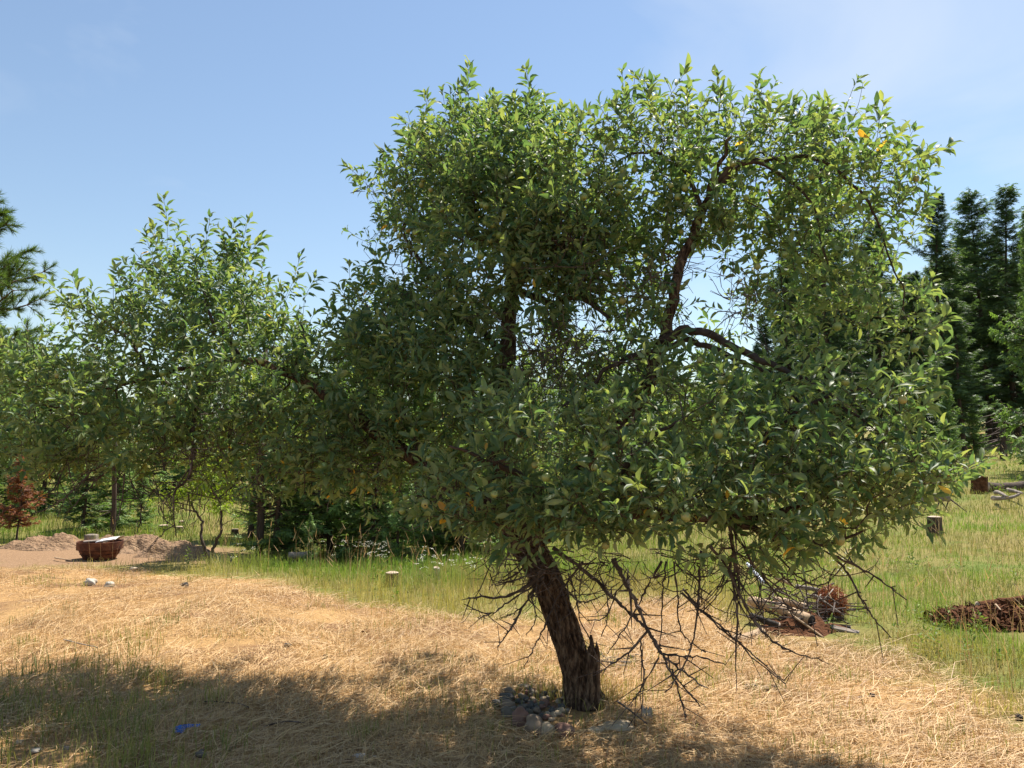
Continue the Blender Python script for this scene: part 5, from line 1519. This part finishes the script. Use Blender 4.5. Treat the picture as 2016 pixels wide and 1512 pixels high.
def brush_sticks():
    r_ = np.random.default_rng(8)
    E0, E1, A0 = [], [], []
    for _ in range(170):
        x = r_.uniform(1490, 1670); y = r_.uniform(1165, 1240) + (x - 1580) * 0.12; d = r_.uniform(7.2, 8.2)
        p = P(x, y, d)
        g = float(gz(p[0], p[1]))
        p[2] = max(p[2], g + 0.01)
        if p[2] > g + 0.42 - 0.3 * abs(x - 1575) / 110: continue
        dd = unit(np.array([1.0, -0.3, -0.12]) * r_.choice([-1, 1]) + r_.normal(0, 0.6, 3) * np.array([1, 1, 0.6]))
        L = r_.uniform(0.08, 0.34)
        E0.append(p); E1.append(p + dd * L); A0.append(r_.uniform(0.003, 0.011))
    E0 = np.array(E0); E1 = np.array(E1); A0 = np.array(A0)
    v, t = tubes_np(E0, E1, A0, A0 * 0.5, 5)
    o = mobj('brush_sticks', mesh_np('brush_sticks', v, t, M['deadtwig']))
    tag(o, 'tangle of thin dead sticks between the logs of the pile', 'sticks', kind='stuff')
    # earth and litter heap the logs lie on
    dome('litter_heap', 1572, 1238, 0.48, 0.34, 0.10, 23, M['redwood'], 'low heap of dark litter under the brush pile logs', 'litter heap', 'structure')
    # red dead fir bough
    n = 2600
    c = P(1637, 1186, 7.75)
    u = unit(r_.normal(0, 1, (n, 3))) * r_.uniform(0, 1, (n, 1)) ** 0.5
    p = c + u * np.array([0.15, 0.16, 0.17])
    keep = p[:, 2] > gz(p[:, 0], p[:, 1])
    p = p[keep]; n = len(p)
    dd = unit(r_.normal(0, 1, (n, 3)) + np.array([0.4, -0.2, 0.2]))
    cc = mix3(np.array([0.22, 0.065, 0.03]), np.array([0.42, 0.16, 0.07]), r_.uniform(0, 1, n))
    v, t, C = strips(p, p + dd * 0.022, p + dd * 0.045, unit(np.cross(dd, r_.normal(0, 1, (n, 3)))), np.full(n, 0.007), cc)
    e = empty('dead_fir_bough', (c[0], c[1], float(gz(c[0], c[1]))))
    ei = np.array(e.location)
    mobj('needles', mesh_np('dead_needles', v - ei, t, M['straw'], True, {'col': C}), e)
    k = 26
    uu = unit(r_.normal(0, 1, (k, 3))) * np.array([0.15, 0.16, 0.16])
    v, t = tubes_np(np.repeat(c[None] - np.array([0.08, 0, 0.12]), k, 0), c + uu, np.full(k, 0.007), np.full(k, 0.002), 4)
    mobj('stems', mesh_np('dead_stems', v - ei, t, M['deadtwig']), e)
    tag(e, 'dead fir bough with rusty red needles on the brush pile', 'dead bough')


brush_sticks()


# rotted wood heap at the right edge
def bark_heap():
    r_ = np.random.default_rng(71)
    c = G(1945, 1232)
    dome('rotted_wood_heap', 1955, 1226, 0.55, 0.36, 0.09, 33, M['redwood'], 'brown heap of rotted wood in the grass at the right edge', 'wood heap', None)
    n = 1500
    a = r_.uniform(0, 6.28, n); q = np.sqrt(r_.uniform(0, 1, n))
    x = G(1955, 1226).x + np.cos(a) * q * 0.62; y = G(1955, 1226).y + np.sin(a) * q * 0.42
    z = gz(x, y) + 0.10 * np.cos(np.minimum(q, 1) * np.pi / 2) ** 1.2 + r_.uniform(0, 0.05, n)
    p = np.stack([x, y, z], 1); dd = unit(r_.normal(0, 1, (n, 3)) * np.array([1, 1, 0.35])); L = r_.uniform(0.03, 0.13, (n, 1))
    v, t, C = strips(p, p + dd * L / 2 + UP * 0.006, p + dd * L, unit(np.cross(dd, UP + r_.normal(0, 0.5, (n, 3)))), r_.uniform(0.012, 0.04, n), np.zeros((n, 3)))
    o = mobj('rotted_wood_chips', mesh_np('rotted_wood_chips', v, t, M['redwood'], False))
    tag(o, 'loose brown bark chips scattered over the rotted wood heap', 'wood chips', kind='stuff')
    CLEAR.append((G(1955, 1226).x, G(1955, 1226).y, 0.45))
    CLEAR.append((G(1955, 1226).x, G(1955, 1226).y - 0.45, 0.3))
    log_obj('rotted_log', P(1925, 1195, 7.9), P(2030, 1180, 7.9), 0.05, 0.05, M['redwood'], 'rotted brown log along the back of the wood heap', seed=52)
    log_obj('pale_stick', P(1960, 1190, 7.5), P(1982, 1218, 7.3), 0.009, 0.007, M['palewood'], 'pale stick leaning on the rotted wood heap', 'stick', seed=53)


bark_heap()


# ------------------------------------------------------------------ stones
def stone_mesh(seed, sx, sy, sz, mat, n=14):
    u = np.linspace(0, np.pi, n); w = np.linspace(0, 2 * np.pi, 2 * n + 1)[:-1]
    U, W = np.meshgrid(u, w, indexing='ij')
    x, y, z = np.sin(U) * np.cos(W), np.sin(U) * np.sin(W), np.cos(U)
    f = 1 + 0.28 * (vnoise(x * 1.3 + 5, y * 1.3 + z * 0.9, seed) + 0.4 * vnoise(z * 2.3 + 9, x * 2.1 - y, seed + 1))
    sg = lambda q, e: np.sign(q) * np.abs(q) ** e
    v = np.stack([sg(x, 0.85) * f * sx, sg(y, 0.85) * f * sy, sg(z, 0.8) * f * sz], -1).reshape(-1, 3)
    m = 2 * n; T = []
    i = np.arange(m); j = (i + 1) % m
    for k in range(n - 1):
        T.append(np.stack([k * m + i, (k + 1) * m + i, (k + 1) * m + j], 1)); T.append(np.stack([k * m + i, (k + 1) * m + j, k * m + j], 1))
    return mesh_np('stone', v, np.concatenate(T), mat)


def stone(px, py, w, h, mat, label, seed, name='river_stone', group='stones ringing the pebble bed', cat='stone', bury=0.5):
    b = G(px, py + h * 0.45); s = b.y / F
    sx, sz = 0.5 * w * s, 0.5 * h * s
    me = stone_mesh(seed, sx, (sx + sz) * 0.55, sz * 1.05, M[mat])
    o = mobj(name, me); o.location = (b.x, b.y + sx * 0.3, b.z + sz * (1 - bury)); o.rotation_euler = (0, 0, random.uniform(-0.4, 0.4))
    tag(o, label, cat, group)
    CLEAR.append((b.x, b.y, sx * 0.9))
    return o


Z7 = lambda x, y: (800 + x / 3.36, 1250 + y / 3.36)
for x, y, w, h, mt, lab in (
        (785, 345, 100, 40, 'stone_d', 'flat grey stone farthest back in the stone ring'), (672, 370, 85, 62, 'stone_g', 'grey stone at the back left of the ring'), (655, 418, 95, 62, 'stone_d', 'dark bluish stone on the left side of the ring'),
        (668, 458, 90, 56, 'stone_b', 'brown stone below the dark bluish one'), (600, 448, 70, 36, 'stone_d', 'flat dark stone outside the left of the ring'), (680, 508, 95, 90, 'stone_g', 'rounded grey stone touching the reddish one'), (752, 540, 112, 118, 'stone_r', 'largest reddish stone at the front left of the ring'),
        (838, 592, 118, 112, 'stone_b', 'big brown stone in the front middle of the ring'), (932, 618, 95, 66, 'stone_t', 'pale flat stone at the front of the ring'), (1045, 622, 130, 80, 'stone_r', 'wide dark reddish stone at the front right of the ring'), (716, 416, 34, 30, 'stone_r', 'small reddish stone beside the dark bluish one')):
    a, b = Z7(x, y)
    stone(a, b, w / 3.36, h / 3.36, mt, lab, int(x))
a, b = Z7(1400, 612); stone(a, b, 74, 13, 'stone_t', 'long tan slab half buried right of the stone ring', 77, 'stone_slab', None)
a, b = Z7(1250, 640); stone(a, b, 36, 14, 'stone_t', 'small tan stone between the ring and the tan slab', 78, 'field_stone', None)
a, b = Z7(1470, 498); stone(a, b, 13, 10, 'stone_g', 'small grey stone just right of the apple trunk base', 79, 'field_stone', None)
a, b = Z7(520, 372); stone(a, b, 17, 9, 'stone_w', 'small pale stone left behind the stone ring', 80, 'field_stone', None)
a, b = Z7(500, 502); stone(a, b, 10, 10, 'stone_w', 'tiny pale stone left of the ring in the shade', 81, 'field_stone', None)
stone(177, 1144, 24, 16, 'stone_w', 'larger of two white rocks on the straw below the fire ring', 82, 'white_rock', None, 'rock')
stone(213, 1149, 16, 11, 'stone_w', 'smaller of two white rocks on the straw below the fire ring', 83, 'white_rock', None, 'rock')
for k, (x, y, w, h, m_, lab) in enumerate(((70, 1478, 20, 8, 'stone_w', 'white chip at the lower left, brightest of the two'), (128, 1476, 16, 9, 'stone_g', 'grey chip right of the white one at lower left'), (706, 1490, 26, 8, 'white', 'long white scrap on the shaded straw at bottom centre'), (735, 1491, 11, 6, 'white', 'short white scrap right of the long one at bottom'), (395, 1486, 18, 12, 'stone_g', 'small grey stone in the shade below the blue scrap'), (35, 1462, 14, 7, 'stone_t', 'tan chip near the lower left picture corner'), (262, 1120, 16, 7, 'stone_t', 'tan rock on the dirt right of the fire ring'))):
    stone(x, y, w, h, m_, lab, 120 + k, 'ground_chip', None, 'chip', 0.1)
for k, (x, y, w, h, lab) in enumerate(((1482, 1352, 26, 9, 'leftmost charred chunk on the straw at right'), (1502, 1356, 24, 9, 'middle charred chunk on the straw at right'), (1527, 1354, 18, 8, 'charred chunk right of the middle one'), (1545, 1361, 8, 8, 'smallest charred chunk, rightmost of the row'))):
    stone(x, y, w, h, 'char_shade', lab, 140 + k, 'charred_chunk', 'charred chunks on the straw', 'charcoal', 0.1)
for k, (x, y, w, h, lab) in enumerate(((1697, 1374, 9, 6, 'dark cone on the straw, left of a pair'), (1718, 1371, 8, 10, 'dark cone on the straw, right of a pair'), (1962, 1422, 8, 7, 'brown cone on the straw near the lower right'), (2008, 1413, 14, 11, 'dark cone at the right picture edge'), (1244, 1296, 16, 9, 'dark cone-like lump for a hole in the straw right of the trunk'), (565, 1270, 15, 7, 'dark clod on the sunlit straw at left centre'), (720, 1245, 18, 8, 'brown clod on sunlit straw left of the trunk'), (362, 1152, 20, 8, 'dark clod on straw below the sapling'), (640, 1292, 8, 6, 'tiny dark clod above the crown shadow'))):  # lump right of the trunk is added to stand for a dark hole
    stone(x, y, w, h, 'char_shade' if 'dark' in lab else 'redwood', lab, 160 + k, 'cone_or_hole' if 'cone' in lab else 'earth_clod', 'dark bits lying on the straw', 'cone' if 'cone' in lab else 'clod', 0.1)

# pebble bed inside the ring
pm = [stone_mesh(300 + k, 1, 0.85, 0.62, M[('stone_g', 'stone_b', 'stone_d', 'stone_r', 'stone_g', 'stone_t')[k]], 7) for k in range(6)]
rp_ = np.random.default_rng(17)
for k in range(150):
    x, y = Z7(rp_.uniform(715, 1085), rp_.uniform(380, 590))
    if (x - Z7(900, 470)[0]) ** 2 / 55 ** 2 + (y - Z7(900, 475)[1]) ** 2 / 33 ** 2 > 1: continue
    b = G(x, y); s = rp_.uniform(0.013, 0.026)
    o = mobj('pebble', pm[k % 6]); o.location = (b.x, b.y, b.z + s * 0.35 + 0.02 * rp_.uniform()); o.scale = (s, s, s)
    o.rotation_euler = (rp_.normal(0, 0.3), rp_.normal(0, 0.3), rp_.uniform(0, 6.28))
    tag(o, 'small rounded pebble heaped inside the stone ring by the trunk', 'pebble', 'pebbles inside the stone ring')

# sticks on the ground near the trunk
def ground_stick(rows, r0, mat, label, lift=0.02, seed=0, name='fallen_stick'):
    pts = np.array([G(x, y) for x, y in rows]); pts[:, 2] += lift + 0.015 * np.arange(len(pts)) / len(pts)
    path = catmull(pts, 6)
    v, t = limb_np(path, np.linspace(r0, r0 * 0.6, len(path)), 7, 0.1, seed)
    o = mobj(name, mesh_np(name, v - path[0], t, M[mat])); o.location = path[0]
    tag(o, label, 'stick', 'sticks lying on the ground')


ground_stick([Z7(1022, 468), Z7(1150, 462), Z7(1250, 480), Z7(1328, 506)], 0.0065, 'palewood', 'pale curved stick lying before the apple trunk', 0.05, 1)
ground_stick([Z7(1395, 490), Z7(1480, 560), Z7(1590, 655)], 0.007, 'deadtwig', 'dark stick slanting towards the tan slab', 0.05, 2)
ground_stick([(1115, 1360), (1118, 1392)], 0.004, 'deadtwig', 'thin dark twig against the foot of the trunk', 0.03, 3)
ground_stick([(490, 1402), (470, 1396), (420, 1392), (402, 1394)], 0.005, 'deadtwig', 'dark twig in the shade above the blue scrap', 0.03, 4)
ground_stick([(125, 1266), (160, 1276), (192, 1284)], 0.006, 'greywood', 'pale stick on the sunlit straw at left', 0.03, 5)
ground_stick([(108, 1103), (122, 1106), (140, 1109)], 0.012, 'palewood', 'pale stick on the dirt left of the fire ring', 0.04, 6)
ground_stick([(1890, 1431), (1918, 1434)], 0.010, 'palewood', 'short pale stick on the straw at lower right', 0.02, 7)
ground_stick([(520, 1440), (560, 1432), (600, 1436)], 0.005, 'deadtwig', 'dark twig in the shade right of the blue scrap', 0.03, 8)

# grey twig litter behind the trunk
r_ = np.random.default_rng(64)
c_ = G(1208, 1308)
n_ = 90
p_ = np.array(c_) + r_.normal(0, 1, (n_, 3)) * np.array([0.14, 0.10, 0.0]); p_[:, 2] = gz(p_[:, 0], p_[:, 1]) + r_.uniform(0.01, 0.04, n_)
d_ = unit(r_.normal(0, 1, (n_, 3)) * np.array([1, 1, 0.15]))
v, t = tubes_np(p_, p_ + d_ * r_.uniform(0.02, 0.09, (n_, 1)), np.full(n_, 0.004), np.full(n_, 0.0025), 4)
tag(mobj('twig_litter', mesh_np('twig_litter', v, t, M['greywood'])), 'patch of grey twig litter behind the apple trunk', 'twig litter', kind='stuff')


# crumpled scraps
def scrap(name, px, py, w, h, mat, label, cat, seed, lift=0.01, tilt=0.3, crumple=0.35):
    b = G(px, py); s = b.y / F
    n = 12
    U, V = np.meshgrid(np.linspace(-1, 1, n), np.linspace(-1, 1, n))
    X = U * w * s / 2 * (1 + 0.15 * vnoise(V * 2, U, seed)); Y = V * h * s / 2
    Z = crumple * min(w, h) * s * (fbm(U * 1.7 + 3, V * 1.7, seed) + 0.5 * np.abs(vnoise(U * 3, V * 3, seed + 2)))
    v = np.stack([X, Y * math.cos(tilt), Z + (V + 1) * h * s / 2 * math.sin(tilt)], -1).reshape(-1, 3)
    v2 = v - np.array([0, 0, 0.002])
    i = (np.arange(n - 1)[:, None] * n + np.arange(n - 1)).ravel()
    T = np.concatenate([np.stack([i, i + 1, i + n + 1], 1), np.stack([i, i + n + 1, i + n], 1)])
    V_, T_ = merge([(v, T), (v2, T[:, ::-1])])
    o = mobj(name, mesh_np(name, V_, T_, M[mat])); o.location = (b.x, b.y, b.z + lift)
    tag(o, label, cat)
    return o


scrap('plastic_scrap', 352, 1446, 22, 14, 'blue', 'dark blue plastic scrap, left piece lying in the shade', 'scrap', 3, 0.015, 0.5)
o = scrap('plastic_strip', 374, 1441, 34, 6, 'blue', 'bright blue plastic strip lying in the shaded straw', 'scrap', 5, 0.03, 0.6); o.rotation_euler[2] = 0.2
scrap('crumpled_sheet', 1274, 1418, 20, 22, 'stone_w', 'crumpled whitish sheet standing beside the tan slab', 'scrap', 8, 0.0, 1.2, 0.5)


# ------------------------------------------------------------------ broad-leaved weeds through the meadow
def weeds():
    r_ = np.random.default_rng(91)
    x, y = scatter(2600, 6.0, 34, -0.74, 0.78, 1.0, r_)
    k = (mown_sd(x, y) < -0.35) & (dirt_mask(x, y) < 0.6) & (fbm(x * 0.6, y * 0.6, 141) > -0.02)
    x, y = x[k], y[k]
    tips = np.stack([x, y, gz(x, y)], 1)
    dirs = unit(r_.normal(0, 0.25, (len(x), 3)) + UP)
    lp, la, ln, ll, _, _ = foliage_on(tips, dirs, r_, (8, 16), (0.08, 0.26), (0.022, 0.05), 0.2)
    ll = ll * np.maximum(1, np.sqrt(lp[:, 1] / 9.0))
    v, t, rr = leaves_np(lp, la, ln, ll, r_.integers(0, 6, len(lp)), r_.uniform(0, 1, len(lp)))
    c = mix3(np.array([0.09, 0.15, 0.035]), np.array([0.24, 0.31, 0.07]), rr)
    o = mobj('meadow_weeds', mesh_np('meadow_weeds', v, t, M['veg'], True, {'col': c}))
    tag(o, 'low leafy green weeds scattered through the meadow grass', 'weeds', kind='stuff')


weeds()


# ------------------------------------------------------------------ white yarrow heads in the grass
def yarrow():
    r_ = np.random.default_rng(33)
    pts = []
    for x0, x1, y0, y1, n in ((715, 765, 1122, 1144, 26), (820, 880, 1148, 1168, 16), (885, 940, 1154, 1170, 12), (430, 560, 1124, 1150, 5), (640, 720, 1116, 1134, 10), (1640, 1700, 1160, 1190, 10)):
        for _ in range(n): pts.append(G(r_.uniform(x0, x1), r_.uniform(y0, y1)))
    P0, PM, P1, SD, W, C = [], [], [], [], [], []
    for b in pts:
        b = np.array(b); h = r_.uniform(0.28, 0.5); top = b + np.array([r_.normal(0, 0.04), r_.normal(0, 0.04), h])
        P0.append(b); PM.append((b + top) / 2); P1.append(top); SD.append(hdir(1, r_)[0]); W.append(0.006); C.append((0.16, 0.2, 0.06))
        for k in range(6):
            q = top + np.array([r_.normal(0, 0.022), r_.normal(0, 0.022), r_.normal(0, 0.006)])
            d = hdir(1, r_)[0]
            P0.append(q - d * 0.012); PM.append(q + UP * 0.004); P1.append(q + d * 0.012); SD.append(np.cross(d, UP)); W.append(0.012); C.append((0.58, 0.56, 0.46))
    v, t, c = strips(np.array(P0), np.array(PM), np.array(P1), np.array(SD), np.array(W), np.array(C))
    o = mobj('white_flowers', mesh_np('white_flowers', v, t, M['straw'], True, {'col': c}))
    tag(o, 'flat white flower heads in the grass before the firs', 'flowers', kind='stuff')


_pc = G(1575, 1240)
for dx_, dy_, r_c in ((0, 0.15, 0.34), (-0.35, 0.2, 0.25), (0.32, 0.1, 0.26), (0.0, -0.25, 0.22), (0.42, -0.1, 0.18)):
    CLEAR.append((_pc.x + dx_, _pc.y + dy_, r_c))
yarrow()
build_grass()
